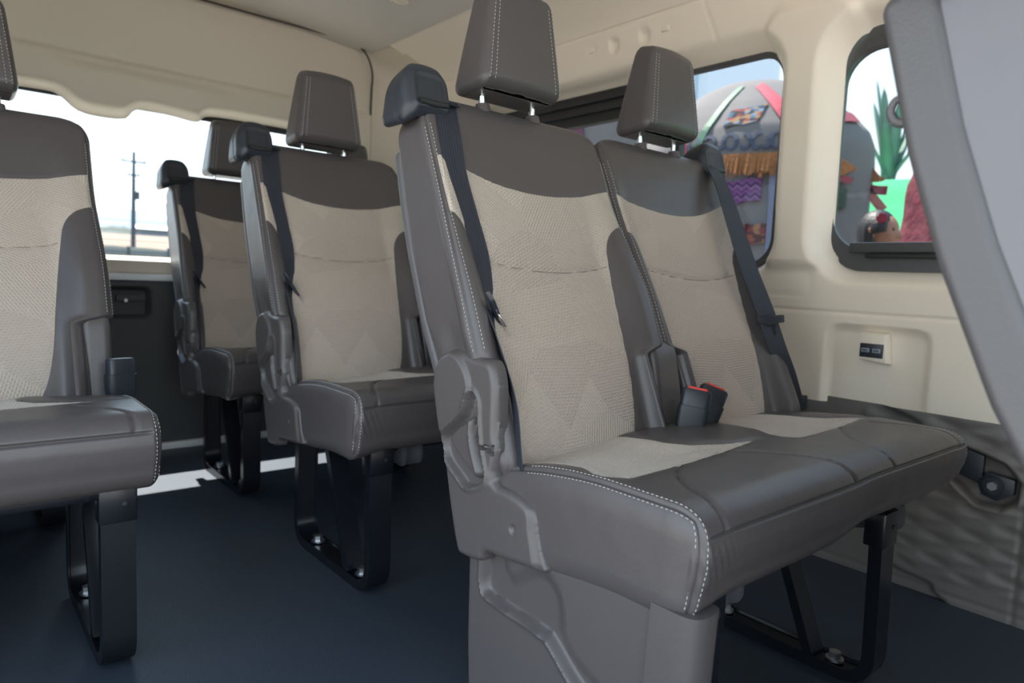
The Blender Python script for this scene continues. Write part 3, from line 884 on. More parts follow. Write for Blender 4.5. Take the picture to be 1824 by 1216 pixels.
def make_double():
    root = thing('double_seat', '', 'seat', (0.645, Y0, 0), 'double seats down the right side of the aisle')
    cushion_parts(root, 0.885, 2)
    make_backrest(root, 0.0, False); make_backrest(root, W+0.005, True)
    make_head_restraint(root, 0.115); make_head_restraint(root, W+0.005+W-0.115-HW)
    make_cap(root, False, -0.035); make_cap(root, True, 2*W+0.005+0.035-0.100)
    make_side_cover(root)
    make_belt_left(root); make_belt_right(root)
    b, mt = make_buckle(root, (0.428, 0.730-Y0, 0.510), (-0.16, 0.05, -1.0), (-0.74, -0.66, 0.10))
    b2, _ = make_buckle(root, (0.502, 0.742-Y0, 0.506), (-0.42, 0.10, -1.0), (-0.70, -0.68, 0.10))
    column(root, 0.402, 0.082)
    make_leg(root, 0.055); make_leg(root, 0.595)
    felt_lump(root, 0.140, 0.06); felt_lump(root, 0.66, 0.05, 0.10, 0.10)
    box('seat_pan', (0.06, 0.07, 0.300), (0.80, 0.36, 0.322), METAL_BLK, root, bevel=0.004)
    return root

def make_single():
    root = thing('single_seat', '', 'seat', (-0.155, Y0+0.813, 0), 'single seats on the left side of the aisle')
    cushion_parts(root, 0.452, 1)
    make_backrest(root, 0.0, False)
    make_head_restraint(root, 0.115)
    make_cap(root, False, -0.035); make_side_cover(root); make_belt_left(root)
    make_buckle(root, (0.448, 0.760-Y0, 0.500), (0.0, -0.05, -1.0), (0.3, -0.95, 0.0), False)
    column(root, 0.388, 0.055)
    make_leg(root, 0.360); make_leg(root, 0.04)
    box('seat_pan', (0.03, 0.06, 0.296), (0.42, 0.37, 0.316), METAL_BLK, root, bevel=0.004)
    return root

seat1 = make_double()
PITCHY = 0.813
rows = [(0.645, Y0+PITCHY, 1.015, 'grey and beige double seat in the second row, on open black looped legs'),
        (0.648, Y0+PITCHY+0.780, 0.997, 'rearmost double seat by the aisle, against the tailgate and shaded blue'),
        (0.640, Y0-PITCHY-0.036, 1.0, 'nearest double seat cut off by the right edge, showing its sloping back shell')]
for x, y, sz, lab in rows:
    c = copy_tree(seat1); c.location = (x, y, 0); c.scale = (1, 1, sz); c['label'] = lab
    near_seat = c
    for ch in c.children:
        if ch.name.startswith('head_restraint') and y > Y0: ch.location.z -= 0.016
seat1['label'] = 'large grey and beige double seat in the centre, standing on a moulded grey leg cover'
make_leg_cover(seat1)
# the hook on the back of the nearest seat
hk = [(0.0, 0.0, 0.004), (0.004, 0.012, -0.004), (0.006, 0.026, -0.008), (0.006, 0.038, -0.004), (0.005, 0.043, 0.007), (0.004, 0.038, 0.017), (0.003, 0.030, 0.017)]
hook = tube('bag_hook', catmull(hk, 6), np.linspace(0.0065, 0.0040, 37), PLASTIC_GRAIN, near_seat, 12)
hook.scale = (0.8, 0.8, 0.8); hook.location = (0.000, 0.228-near_seat.location.y, 0.853)
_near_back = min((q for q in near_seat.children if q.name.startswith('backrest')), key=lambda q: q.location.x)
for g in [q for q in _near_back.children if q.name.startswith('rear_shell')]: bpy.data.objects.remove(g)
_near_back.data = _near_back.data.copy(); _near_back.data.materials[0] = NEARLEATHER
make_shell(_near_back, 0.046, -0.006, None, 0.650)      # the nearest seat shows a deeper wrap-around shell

single = make_single(); single['label'] = 'grey and beige single seat at the left edge, left of the aisle'
s2 = copy_tree(single); s2.location = (-0.155, Y0+PITCHY+0.780, 0); s2['label'] = 'second single seat hidden behind the left one, only its foot showing'

# ------------------------------------------------------------------ THE VAN
def st(o): o['kind'] = 'structure'; return o
XR, XL, YB, YF = 1.765, -0.32, 2.80, -0.75
box('floor', (XL-0.02, YF, -0.03), (XR+0.03, YB+0.06, 0.0), FLOOR, kind='structure')

WIN = [  # cy, cz, hy, hz, r   openings in the right wall
    (1.715, 1.060, 0.690, 0.295, 0.075),
    (0.475, 1.060, 0.380, 0.292, 0.080)]
# right side profile above the lower panel: arc length s -> (x, z)
prof = np.array([(1.765, 0.415), (1.765, 0.65), (1.765, 0.80), (1.757, 1.10), (1.748, 1.36), (1.738, 1.44), (1.715, 1.52), (1.640, 1.578), (1.470, 1.634), (1.300, 1.650)])
pl = catmull(prof, 10); ps = np.concatenate([[0], np.cumsum(np.linalg.norm(np.diff(pl, axis=0), axis=1))])
def s_of_z(z): return float(np.interp(z, pl[:, 1], ps))
S_SEAM1 = s_of_z(1.518); S_SEAM2 = s_of_z(1.634)

def wall_fn(mirror=False):
    def fn(a, b):   # a = y, b = arc length
        x = np.interp(b, ps, pl[:, 0]); z = np.interp(b, ps, pl[:, 1])
        dx = np.interp(b+0.002, ps, pl[:, 0])-np.interp(b-0.002, ps, pl[:, 0]); dz = np.interp(b+0.002, ps, pl[:, 1])-np.interp(b-0.002, ps, pl[:, 1])
        L = np.hypot(dx, dz); nx, nz = dz/L, -dx/L        # outward normal
        h = np.zeros_like(a)                                # outward displacement
        for cy, cz, hy, hz, r in WIN:
            s = sdf_rrect(a, z, cy, cz, hy, hz, r)
            h += 0.075*ss(0.050, -0.004, s)*(z < 1.43)
        # shoulder of the window surround standing proud of the header
        pil = sdf_rrect(a, z, 0.930, 1.10, 0.120, 0.335, 0.06)
        h -= 0.018*ss(0.012, -0.012, pil)
        h += 0.0035*np.exp(-((z-0.648)/0.0045)**2)+0.003*ss(0.645, 0.655, z)*0
        sh = sdf_rrect(a, z, 1.30, 0.715, 0.42, 0.030, 0.02)
        h += 0.003*np.exp(-(sh/0.003)**2)
        # header seams
        h += 0.004*np.exp(-((b-S_SEAM1)/0.004)**2)
        hs = a-1.19-0.35*(z-1.36)
        h += 0.003*np.exp(-(hs/0.003)**2)*(z > 1.36)*(z < 1.60)
        # shallow recess around the outlets
        rc = sdf_rrect(a, z, 0.705, 0.48, 0.118, 0.135, 0.035)
        h += 0.016*ss(0.008, -0.010, rc)*(z > 0.3)
        # round dimples in the header
        for yy in (1.590, 1.464):
            d = np.hypot(a-yy, b-s_of_z(1.470)); h += 0.012*np.sqrt(np.clip(1-(d/0.021)**2, 0, 1))
        for yy in (1.69, 1.385):
            q = sdf_rrect(a, b, yy, s_of_z(1.473), 0.020, 0.013, 0.004); h += 0.003*ss(0.002, -0.002, q)
        X = x+nx*h; Z = z+nz*h
        if mirror: X = (XR+XL)-X
        return np.stack([X, a, Z], 1)
    return fn
def wall_sdf(a, b):
    z = np.interp(b, ps, pl[:, 1]); s = np.full_like(a, 1e9)
    for cy, cz, hy, hz, r in WIN: s = np.minimum(s, np.where(b < s_of_z(1.45), sdf_rrect(a, z, cy, cz, hy, hz, r), 1))
    return s
Bs = np.unique(np.concatenate([np.arange(0, ps[-1], 0.010), np.arange(s_of_z(0.62), s_of_z(0.68), 0.003), np.arange(S_SEAM1-0.012, S_SEAM1+0.012, 0.002), [ps[-1]]]))
Av = np.unique(np.concatenate([np.arange(YF, 0.4, 0.03), np.arange(0.4, 1.75, 0.007), np.arange(1.75, 2.62, 0.012)]))
wr = sheet('wall_right', Av, Bs, wall_fn(), TRIM, sdf=wall_sdf, kind='structure')

# lower grey panel with the quilted relief
def low_fn(a, b):
    h = 0.0*a
    q = (a < 0.62+0.35*np.clip(b-0.1, 0, 1))&(b > 0.05)
    area = ss(0.0, 0.02, 0.61+0.12*ss(0.05, 0.35, b)-a)*ss(0.045, 0.065, b)
    # flattened diamonds
    k1 = (a*0.62+b*1.65)/0.088; k2 = (a*0.62-b*1.65)/0.088
    dia = np.minimum(np.abs(k1-np.round(k1)), np.abs(k2-np.round(k2)))
    h += area*0.0050*ss(0.0, 0.45, dia)
    step = sdf_poly(np.stack([a, b], 1), catmull([(2.5, -0.1), (0.535, -0.1), (0.530, 0.015), (0.545, 0.034), (0.62, 0.045), (0.655, 0.085), (0.675, 0.20), (0.72, 0.45), (2.5, 0.45)], 4, False))
    h -= 0.014*ss(0.006, -0.006, step)
    h -= 0.004*np.exp(-((a-0.373)/0.003)**2)
    h -= 0.003*np.exp(-((b-0.018)/0.003)**2)
    an = sdf_poly(np.stack([a, b], 1), [(0.53, 0.375), (0.415, 0.345), (0.385, 0.31), (0.388, 0.268), (0.415, 0.245), (0.46, 0.245), (0.53, 0.30)])
    h -= 0.022*ss(0.004, -0.006, an)
    h += 0.003*np.exp(-((an-0.006)/0.003)**2)
    return np.stack([XR-h+0.004*0, a, b], 1)
A2 = np.unique(np.concatenate([np.arange(YF, 0.3, 0.03), np.arange(0.3, 0.80, 0.005), np.arange(0.80, YB, 0.03)]))
sheet('trim_1', A2, np.arange(0, 0.431, 0.005), low_fn, LOWTRIM, kind='structure')

# belt anchor with its bolt in the lower panel
anc = thing('belt_anchor', 'black belt anchor with a bolt recessed in the grey lower side panel at right', 'anchor', (1.772, 0.44, 0.30))
prism('anchor_plate', [(-0.035, 0.015), (0.015, 0.022), (0.035, 0.0), (0.025, -0.030), (-0.005, -0.038), (-0.035, -0.018)], lambda a, b, t: (t, a-0.012, b), -0.012, 0.008, BLACKPL, anc, bevel=0.003)
prism('anchor_strap', [(0.01, 0.055), (0.09, 0.075), (0.09, 0.015), (0.01, -0.01)], lambda a, b, t: (t, a+0.004, b), -0.010, 0.006, BLACKPL, anc, bevel=0.002)
cyl('anchor_ring', (-0.015, -0.010, -0.004), (1, 0, 0), 0.020, 0.008, BLACKPL, anc, 28)
cyl('bolt', (-0.022, -0.010, -0.004), (1, 0, 0), 0.010, 0.012, ZINC, anc, 6)

# outlet block
us = thing('usb_outlet', 'black twin charging outlet in a cream housing on the right wall', 'outlet', (1.781, 0.706, 0.56))
prism('housing', [(0.036, 0.046), (-0.030, 0.046), (-0.040, -0.030), (0.034, -0.024)], lambda a, b, t: (-t, a*(1 if t < 0.01 else 0.86), b*(1 if t < 0.01 else 0.9)-0.004*t), 0.0, 0.030, TRIM, us, bevel=0.003)
box('socket_face', (-0.034, -0.027, -0.016), (-0.028, 0.027, 0.018), BLACKPL, us, bevel=0.002)
for dy in (-0.013, 0.013):
    p = box('port', (-0.036, dy-0.0095, -0.0035), (-0.0345, dy+0.0095, 0.0065), mat_plain('port_mark', (0.25, 0.28, 0.33), 0.4), us, bevel=0.001)
for i, dy in enumerate((-0.013, 0.013)):
    bm = bmesh.new()
    for k in (-0.004, 0.0, 0.004): box_bm(bm, (-0.0372, dy+k-0.0012, -0.0005), (-0.0360, dy+k+0.0012, 0.0035))
    bm_obj('port_contact', bm, BLACKPL, us)

# clip covers and coat hooks in the header
for yy in (1.69, 1.385):
    xx = np.interp(s_of_z(1.473), ps, pl[:, 0]); o = box('trim_2', (xx-0.002, yy-0.014, 1.466), (xx+0.006, yy+0.014, 1.481), TRIM, bevel=0.002, kind='structure')

# windows of the right wall
def rr_outline(cy, cz, hy, hz, r, n=8):
    pts = []
    for sy, sz, a0 in ((1, 1, 0), (-1, 1, 90), (-1, -1, 180), (1, -1, 270)):
        for k in range(n+1):
            a = math.radians(a0+90*k/n); pts.append((cy+sy*(hy-r)+r*math.cos(a), cz+sz*(hz-r)+r*math.sin(a)))
    return pts
def ring_frame(name, x0, x1, outer, inner, mat, parent=None):
    bm = bmesh.new(); n = len(outer)
    vs = [[bm.verts.new((x, a, b)) for a, b in pl_] for pl_ in (outer, inner) for x in (x0, x1)]
    for i in range(n):
        j = (i+1) % n
        bm.faces.new((vs[0][i], vs[0][j], vs[2][j], vs[2][i])); bm.faces.new((vs[1][i], vs[3][i], vs[3][j], vs[1][j]))
        bm.faces.new((vs[0][i], vs[1][i], vs[1][j], vs[0][j])); bm.faces.new((vs[2][i], vs[2][j], vs[3][j], vs[3][i]))
    return bm_obj(name, bm, mat, parent, smooth=True)
XG = XR+0.058
def side_window(n, w, fw, mirror=False):
    cy, cz, hy, hz, r = w; sx = -1 if mirror else 1; cx = XR+XL if mirror else 0
    X = lambda x: cx+sx*x
    o = ring_frame('window_%d' % n, X(XG-fw[2]), X(XG+0.012), rr_outline(cy, cz, hy+0.012, hz+0.012, r+0.012), rr_outline(cy, cz, hy-fw[0], hz-fw[1], max(r-fw[0]*0.4, 0.03)), FRAMEGREY)
    o['kind'] = 'structure'
    g = box('glass', (min(X(XG-0.002), X(XG+0.002)), cy-hy-0.005, cz-hz-0.005), (max(X(XG-0.002), X(XG+0.002)), cy+hy+0.005, cz+hz+0.005), GLASS_SIDE, o)
    return o
w1 = side_window(1, WIN[0], (0.006, 0.006, 0.006))
# sliding sash rails of window 1 (dark tracks in its rear half)
for i, (z0, z1, xx) in enumerate(((1.318, 1.350, -0.030), (1.285, 1.314, -0.022), (1.250, 1.280, -0.014), (0.775, 0.815, -0.022))):
    box('sash_rail', (XG+xx-0.012, 1.36, z0), (XG+xx+0.02, 2.38, z1), RUBBER, w1, bevel=0.003)
box('sash_post', (XG-0.030, 1.350, 0.79), (XG+0.004, 1.385, 1.345), RUBBER, w1, bevel=0.004)
w2 = side_window(2, WIN[1], (-0.004, 0.044, 0.008))
box('latch_rail', (XG-0.036, 0.20, 0.800), (XG-0.018, 0.800, 0.826), FRAMEGREY, w2, bevel=0.006)
box('latch_groove', (XG-0.034, 0.20, 0.788), (XG-0.020, 0.760, 0.796), RUBBER, w2, bevel=0.002)
box('upper_latch', (XG-0.036, 0.30, 1.300), (XG-0.018, 0.800, 1.330), FRAMEGREY, w2, bevel=0.006)

# left wall: from behind the open sliding door to the back, same profile, one window
def left_sdf(a, b):
    z = np.interp(b, ps, pl[:, 1])
    return np.where(b < s_of_z(1.45), sdf_rrect(a, z, 1.95, 1.06, 0.55, 0.295, 0.075), 1)
def left_fn(a, b):
    x = np.interp(b, ps, pl[:, 0]); z = np.interp(b, ps, pl[:, 1])
    s = sdf_rrect(a, z, 1.95, 1.06, 0.55, 0.295, 0.075); h = 0.075*ss(0.05, -0.004, s)*(z < 1.43)
    return np.stack([XR+XL-(x+h), a, z], 1)
sheet('wall_left', np.arange(1.30, 2.62, 0.02), Bs[::1], left_fn, TRIM, sdf=left_sdf, kind='structure')
side_window(3, (1.95, 1.06, 0.55, 0.295, 0.075), (0.006, 0.006, 0.006), mirror=True)
box('trim_3', (XL-0.02, 1.30, 0), (XL, YB, 0.43), LOWTRIM, kind='structure')
# header over the door opening and the front part of the left side
def left_head(a, b):
    x = np.interp(b, ps, pl[:, 0]); z = np.interp(b, ps, pl[:, 1]); return np.stack([XR+XL-x, a, z], 1)
sheet('trim_4', np.arange(YF, 1.31, 0.05), np.linspace(s_of_z(1.40), ps[-1], 16), left_head, TRIM, kind='structure')

# ceiling: fabric headliner between the two sides, with its seams
def ceil_fn(a, b):
    m = (XR+XL)/2; k = (a-m)/0.70
    z = 1.668-0.034*np.abs(k)**2.2 + 0*b
    return np.stack([a, b, z], 1)
sheet('ceiling', np.linspace(XR+XL-1.475, 1.475, 40), np.linspace(YF, YB+0.10, 60), ceil_fn, HEADLINER, kind='structure')
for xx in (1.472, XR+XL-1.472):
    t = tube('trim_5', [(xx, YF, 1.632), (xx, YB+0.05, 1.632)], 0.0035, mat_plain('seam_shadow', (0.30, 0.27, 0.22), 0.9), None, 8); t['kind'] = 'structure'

# round fastener in the headliner
cl = thing('ceiling_button', 'round cream fastener disc in the fabric headliner', 'fastener', (1.29, 2.20, 1.652))
cyl('rim', (0, 0, 0.0), (0, 0, 1), 0.040, 0.008, TRIM, cl, 40, 0.044)
cyl('cap', (0, 0, -0.006), (0, 0, 1), 0.026, 0.006, TRIM, cl, 40, 0.028)
box('slot', (-0.017, -0.003, -0.0105), (0.017, 0.003, -0.008), TRIM_REAR, cl, bevel=0.001)

# rear wall: tailgate trim with the wavy lower edge of the header, opening, corner trims
HDR = catmull([(-0.40, 1.20), (0.05, 1.21), (0.13, 1.240), (0.30, 1.250), (0.345, 1.242), (0.395, 1.205), (0.45, 1.192), (0.545, 1.198), (0.585, 1.234), (0.70, 1.232), (0.785, 1.226), (0.82, 1.252), (0.95, 1.262), (1.15, 1.262), (1.26, 1.250), (1.32, 1.205), (1.335, 1.10)], 6)
OPEN = np.vstack([HDR, catmull([(1.335, 0.80), (1.30, 0.735), (1.22, 0.722), (0.70, 0.716), (0.1, 0.722), (0.0, 0.76)], 4), [(-0.02, 1.0)], [(-0.02, 1.2)]])
OPEN = OPEN[OPEN[:, 0] >= -0.021]
def rear_fn(a, b):
    y = np.full_like(a, YB)
    y = y-0.050*ss(1.40, 1.36, b)*0-0.05*(b-1.4)*(b > 1.4)
    s = sdf_poly(np.stack([a, b], 1), OPEN)
    y = y-0.014*ss(1.395, 1.375, b)*(b > 1.15)
    y = y+0.040*ss(0.030, 0.0, s)*(b < 1.40)*(b > 0.70)
    # thick rounded lip of the header bulge
    bul = ss(0.30, 0.42, a)*ss(0.98, 0.80, a)*ss(1.37, 1.33, b)*ss(1.20, 1.24, b)
    y = y-0.020*bul
    y = y+0.004*np.exp(-((b-1.392)/0.006)**2)
    y = y-0.022*ss(0.715, 0.700, b)*ss(0.640, 0.655, b)
    return np.stack([a, y, b], 1)
def arch(a, b):   # outside of the arch seam -> removed here, taken over by the corner trim
    m = (XR+XL)/2
    return -sdf_rrect(a, b, m, 0.86, 1.50-m, 0.80, 0.16)
AX = np.arange(XL-0.0, 1.53, 0.011); BZ = np.arange(0.60, 1.72, 0.009)
def rear_sdf(a, b):
    return np.minimum(sdf_poly(np.stack([a, b], 1), OPEN), arch(a, b))
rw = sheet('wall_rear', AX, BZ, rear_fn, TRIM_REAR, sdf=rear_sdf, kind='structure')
def corner_fn(sgn):
    def fn(a, b):
        # from the arch seam (a=0) around to the side wall (a=1)
        m = (XR+XL)/2; hx = 1.50-m; ang = b
        # arch outline point
        X = []; 
        r = 0.16; hz = 0.80; cz = 0.86
        # param b in [0,1]: up the side, around the corner, along the top to the middle
        L1 = (cz+hz-r); L2 = r*math.pi/2; L3_ = hx-r; T = L1+L2+L3_
        t = b*T
        px = np.where(t < L1, hx, np.where(t < L1+L2, hx-r+r*np.cos(np.clip((t-L1)/r, 0, math.pi/2)), hx-r-(t-L1-L2)))
        pz = np.where(t < L1, t, np.where(t < L1+L2, L1+r*np.sin(np.clip((t-L1)/r, 0, math.pi/2)), cz+hz))
        qx = np.where(t < L1, XR-m, np.interp(t, [L1, L1+L2, T], [XR-m, 1.42-m+0.10, 0])); 
        # side wall section at the same height
        zz = np.clip(pz, 0.42, 1.634)
        qx2 = np.interp(zz, pl[:, 1], pl[:, 0])-m
        qz = pz+0.0
        qx = np.where(t < L1+L2*0.98, qx2, np.clip(hx-r-(t-L1-L2), 0, 9)); 
        qz = np.where(t > L1+L2*0.5, pz+0.01, pz)
        w = a
        X = px+(qx-px)*np.sin(w*math.pi/2)
        Z = pz+(qz-pz)*w
        Y = YB-0.005+(2.60-YB)*(1-np.cos(w*math.pi/2))
        Y = np.where(b > 0.9999, Y, Y)
        return np.stack([m+sgn*X, Y, Z], 1)
    return fn
for i, sg in enumerate((1, -1)):
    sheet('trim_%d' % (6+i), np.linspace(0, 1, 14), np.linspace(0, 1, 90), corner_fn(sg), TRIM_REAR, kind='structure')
_m = (XR+XL)/2; _hx = 1.50-_m
_path = [(_m+_hx, z_) for z_ in np.linspace(0.66, 1.50, 12)]+[(_m+_hx-0.16+0.16*math.cos(a_), 1.50+0.16*math.sin(a_)) for a_ in np.linspace(0.1, math.pi/2, 12)]+[(x_, 1.652) for x_ in np.linspace(_m+_hx-0.18, _m-_hx+0.18, 24)]
_path += [(2*_m-x_, z_) for x_, z_ in _path[:24][::-1]]
SEAMM = mat_plain('trim_gap', (0.06, 0.05, 0.04), 0.9)
t_ = tube('trim_16', [(x_, YB-0.008-0.05*max(0, z_-1.4)-0.035*max(0, min(1, (z_-1.5)*8)), z_) for x_, z_ in _path], 0.0042, SEAMM, None, 8); t_['kind'] = 'structure'
# tailgate: dark lower panel, painted ledge, grab recess, sill, glass
sheetx = np.arange(XL, 1.56, 0.012)
GR = (0.535, 0.545)
def lowrear(a, b):
    s = sdf_rrect(a, b, 0.545, 0.547, 0.066, 0.052, 0.014)
    y = YB-0.030+0.030*ss(0.004, -0.004, s)-0.004*np.exp(-((s-0.006)/0.004)**2)
    return np.stack([a, y, b], 1)
sheet('trim_8', np.arange(XL, 1.53, 0.009), np.arange(0.02, 0.640, 0.008), lowrear, DARKTRIM, kind='structure')
box('trim_9', (XL, YB-0.045, 0.628), (1.52, YB+0.03, 0.652), WHITE, kind='structure', bevel=0.006)
tg = box('door_1', (XL-0.02, YB+0.005, 0.0), (XR, YB+0.05, 0.70), WHITE, kind='structure')
hd = box('door_handle', (0.505, YB-0.028, 0.553), (0.600, YB-0.016, 0.577), DARKTRIM, tg, bevel=0.004)
cyl('handle_key', (0.535, YB-0.030, 0.556), (0, 1, 0), 0.006, 0.010, ZINC, hd, 16)
box('trim_10', (XL, YB-0.055, 0.0), (1.52, YB-0.030, 0.026), WHITE, kind='structure', bevel=0.006)
wrg = ring_frame('window_4', YB+0.038, YB+0.050, rr_outline(0.66, 0.98, 0.72, 0.31, 0.06), rr_outline(0.66, 0.98, 0.68, 0.262, 0.05), RUBBER)
for v in wrg.data.vertices: v.co = Vector((v.co.y, v.co.x, v.co.z))
wrg['kind'] = 'structure'
rg = box('glass', (-0.05, YB+0.042, 0.68), (1.38, YB+0.046, 1.28), GLASS_REAR, wrg)
# fine heating wires
bm = bmesh.new()
for k in range(13):
    z = 0.77+k*0.036; box_bm(bm, (0.02, YB+0.0405, z), (1.30, YB+0.0415, z+0.0010))
bm_obj('heating_wires', bm, mat_plain('heater_wire', (0.30, 0.22, 0.16), 0.6), wrg)
# roof outside and outer skins keep the sun out
box('trim_11', (XL-0.10, YF, 1.70), (XR+0.10, YB+0.16, 1.74), WHITE, kind='structure')
box('trim_12', (XL-0.10, YB+0.052, 1.27), (XR+0.10, YB+0.10, 1.72), WHITE, kind='structure')
box('trim_13', (1.40, YB+0.052, -0.02), (XR+0.08, YB+0.10, 1.30), WHITE, kind='structure')
box('trim_14', (XL-0.08, YB+0.052, -0.02), (-0.05, YB+0.10, 1.30), WHITE, kind='structure')

# things beside the seat end: anchor trim strip behind the far seat end
box('trim_15', (1.66, 0.86, 0.385), (XR-0.002, 1.25, 0.425), BLACKPL, kind='structure', bevel=0.004)

# ------------------------------------------------------------------ OUTSIDE
GZ = -0.55
GROUND = mat_plain('pale_concrete', (0.25, 0.235, 0.22), 0.9, bump=0.3, scale=6, var=0.12, detail=6)
box('ground', (-60, -60, GZ-0.1), (200, 30, GZ), GROUND, kind='structure')
FIELD = mat_plain('dry_field', (0.115, 0.075, 0.050), 0.95, var=0.25, scale=0.05, detail=6)
sheet('ground_field', np.linspace(-200, 400, 40), np.concatenate([np.linspace(29, 110, 40), np.linspace(120, 420, 12)]), lambda a, b: np.stack([a, b, GZ-0.02+4.6*ss(44, 104, b)], 1), FIELD, kind='structure')

# far view through the tailgate window
def ridge(name, pts, y, depth, base, mat):
    bm = bmesh.new(); P = catmull(pts, 6); n = len(P)
    rows_ = []
    for k, (f, dy) in enumerate(((0.0, -depth), (0.45, -depth*0.55), (0.85, -depth*0.2), (1.0, 0.0), (0.0, depth*0.6))):
        rows_.append([bm.verts.new((p[0]+random.uniform(-0.3, 0.3), y+dy, base+(p[1]-base)*f+random.uniform(-0.02, 0.02)*p[1])) for p in P])
    for A, B in zip(rows_[:-1], rows_[1:]):
        for i in range(n-1): bm.faces.new((A[i], A[i+1], B[i+1], B[i]))
    return bm_obj(name, bm, mat, smooth=True)
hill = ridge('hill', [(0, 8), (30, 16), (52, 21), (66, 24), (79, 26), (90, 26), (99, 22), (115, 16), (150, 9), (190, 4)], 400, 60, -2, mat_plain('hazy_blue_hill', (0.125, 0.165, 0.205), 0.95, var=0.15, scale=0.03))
tag(hill, 'hazy blue hill on the horizon through the tailgate window', 'hill')
bush = mat_plain('far_scrub', (0.050, 0.058, 0.050), 0.95, var=0.3, scale=0.6)
scrub = ridge('scrub', [(5, 4.6), (15, 4.9), (19, 5.3), (21.5, 5.5), (23, 5.0), (26, 4.8), (40, 4.6)], 112, 3, 3.9, bush)
tag(scrub, 'dark line of scrub at the far edge of the dry field', 'bushes'); scrub['kind'] = 'stuff'
pole = thing('utility_pole', 'wooden utility pole with crossarms seen through the tailgate window', 'pole', (12.1, 60, GZ))
POLEM = mat_plain('weathered_pole', (0.045, 0.055, 0.065), 0.9)
tube('mast', [(0, 0, 0), (0.06, 0, 5), (0.12, 0, 9.5)], np.array([0.19, 0.16, 0.12]), POLEM, pole, 10)
for z, w_ in ((8.65, 0.85), (7.65, 0.42)):
    a = box('crossarm', (-w_+0.1, -0.06, z), (w_+0.1, 0.06, z+0.14), POLEM, pole, bevel=0.01)
    for x in (-w_+0.16, 0.1, w_+0.04): tube('insulator', [(x, 0, z+0.12), (x, 0, z+0.34)], 0.05, POLEM, a, 8)
cyl('transformer', (0.34, -0.05, 6.2), (0, 0, 1), 0.16, 0.6, POLEM, pole, 14)
sh = thing('white_shed', 'long low white building in the dry field far away', 'building', (24.4, 103, 3.9))
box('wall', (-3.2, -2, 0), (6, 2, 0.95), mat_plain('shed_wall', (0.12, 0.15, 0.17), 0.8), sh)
prism('roof', [(-2.4, 0.95), (2.4, 0.95), (0, 1.45)], lambda a, b, t: (t, a, b), -3.6, 6.4, WHITE, sh)
fen = thing('guard_rail', 'pale roadside rail with posts beyond the tailgate', 'rail', (6, 40, GZ))
box('rail_beam', (-6, -0.04, 1.55), (14, 0.04, 1.75), mat_plain('pale_rail', (0.09, 0.105, 0.105), 0.7), fen)
for k in range(11): box('rail_post', (-5.8+k*1.9, -0.06, 0), (-5.66+k*1.9, 0.06, 1.95), POLEM, fen)
tag(ridge('hedge', [(-2, 1.3), (2, 1.5), (5, 1.35), (9, 1.5), (14, 1.3), (20, 1.45)], 47, 1.5, GZ, bush), 'low greenish hedge along the road behind the rail', 'hedge')

# the cloth festival figure beside the van, seen from behind its lettering
CLOTH = mat_plain('grey_cloth', (0.155, 0.145, 0.145), 0.9, bump=0.3, scale=160, dist=0.002, var=0.10)
FC = (4.14, 2.56)
RZ = [(-0.55, 0.92), (0.6, 0.85), (0.9, 0.79), (1.2, 0.77), (1.43, 0.775), (1.55, 0.765), (1.64, 0.73), (1.73, 0.65), (1.81, 0.56), (1.88, 0.46), (1.95, 0.35), (2.00, 0.23), (2.03, 0.02)]
def fig_r(z): return np.interp(z, [a for a, b in RZ], [b for a, b in RZ])
def fig_pt(y, z, c=FC, off=0.0):
    r = fig_r(z)+off; dy = np.clip((y-c[1])/r, -1, 1); return (c[0]-(0.75*fig_r(z)+off)*math.sqrt(max(0, 1-dy*dy)), c[1]+dy*r, z)
def cloth_body(root, c=FC):
    A = np.linspace(0, 2*math.pi, 61); B = np.unique(np.concatenate([np.linspace(-0.55, 1.5, 30), np.linspace(1.5, 2.03, 30)]))
    def fn(a, b):
        r = fig_r(b)*(1+0.012*np.sin(a*9+b*3)*(b < 1.95)); return np.stack([-0.75*r*np.cos(a), r*np.sin(a), b-GZ], 1)
    return sheet('cloth_body', A, B, fn, CLOTH, root)
def strip(name, pts, w, mat, root, c=FC, off=0.012, n=5):
    """ribbon lying on the figure: pts (y,z)"""
    P = catmull(pts, n); V = []; T = np.gradient(P, axis=0); T /= np.linalg.norm(T, axis=1)[:, None]
    ww = w if np.ndim(w) else [w]*len(P)
    for p, t, k in zip(P, T, np.interp(np.linspace(0, 1, len(P)), np.linspace(0, 1, len(ww)), ww)):
        for s_ in (-0.5, -0.17, 0.17, 0.5):
            y, z = p[0]-t[1]*k*s_, p[1]+t[0]*k*s_
            for o_ in (off, off-0.008):
                q = fig_pt(y, z, c, o_); V.append((q[0]-c[0], q[1]-c[1], q[2]-GZ))
    Fc = []
    for i in range(len(P)-1):
        a, b = i*8, (i+1)*8
        for k in range(3):
            Fc.append((a+2*k, b+2*k, b+2*k+2, a+2*k+2)); Fc.append((a+2*k+1, a+2*k+3, b+2*k+3, b+2*k+1))
        Fc.append((a, a+1, b+1, b)); Fc.append((a+6, b+6, b+7, a+7))
    return mesh_obj(name, V, Fc, mat, root, smooth=False)
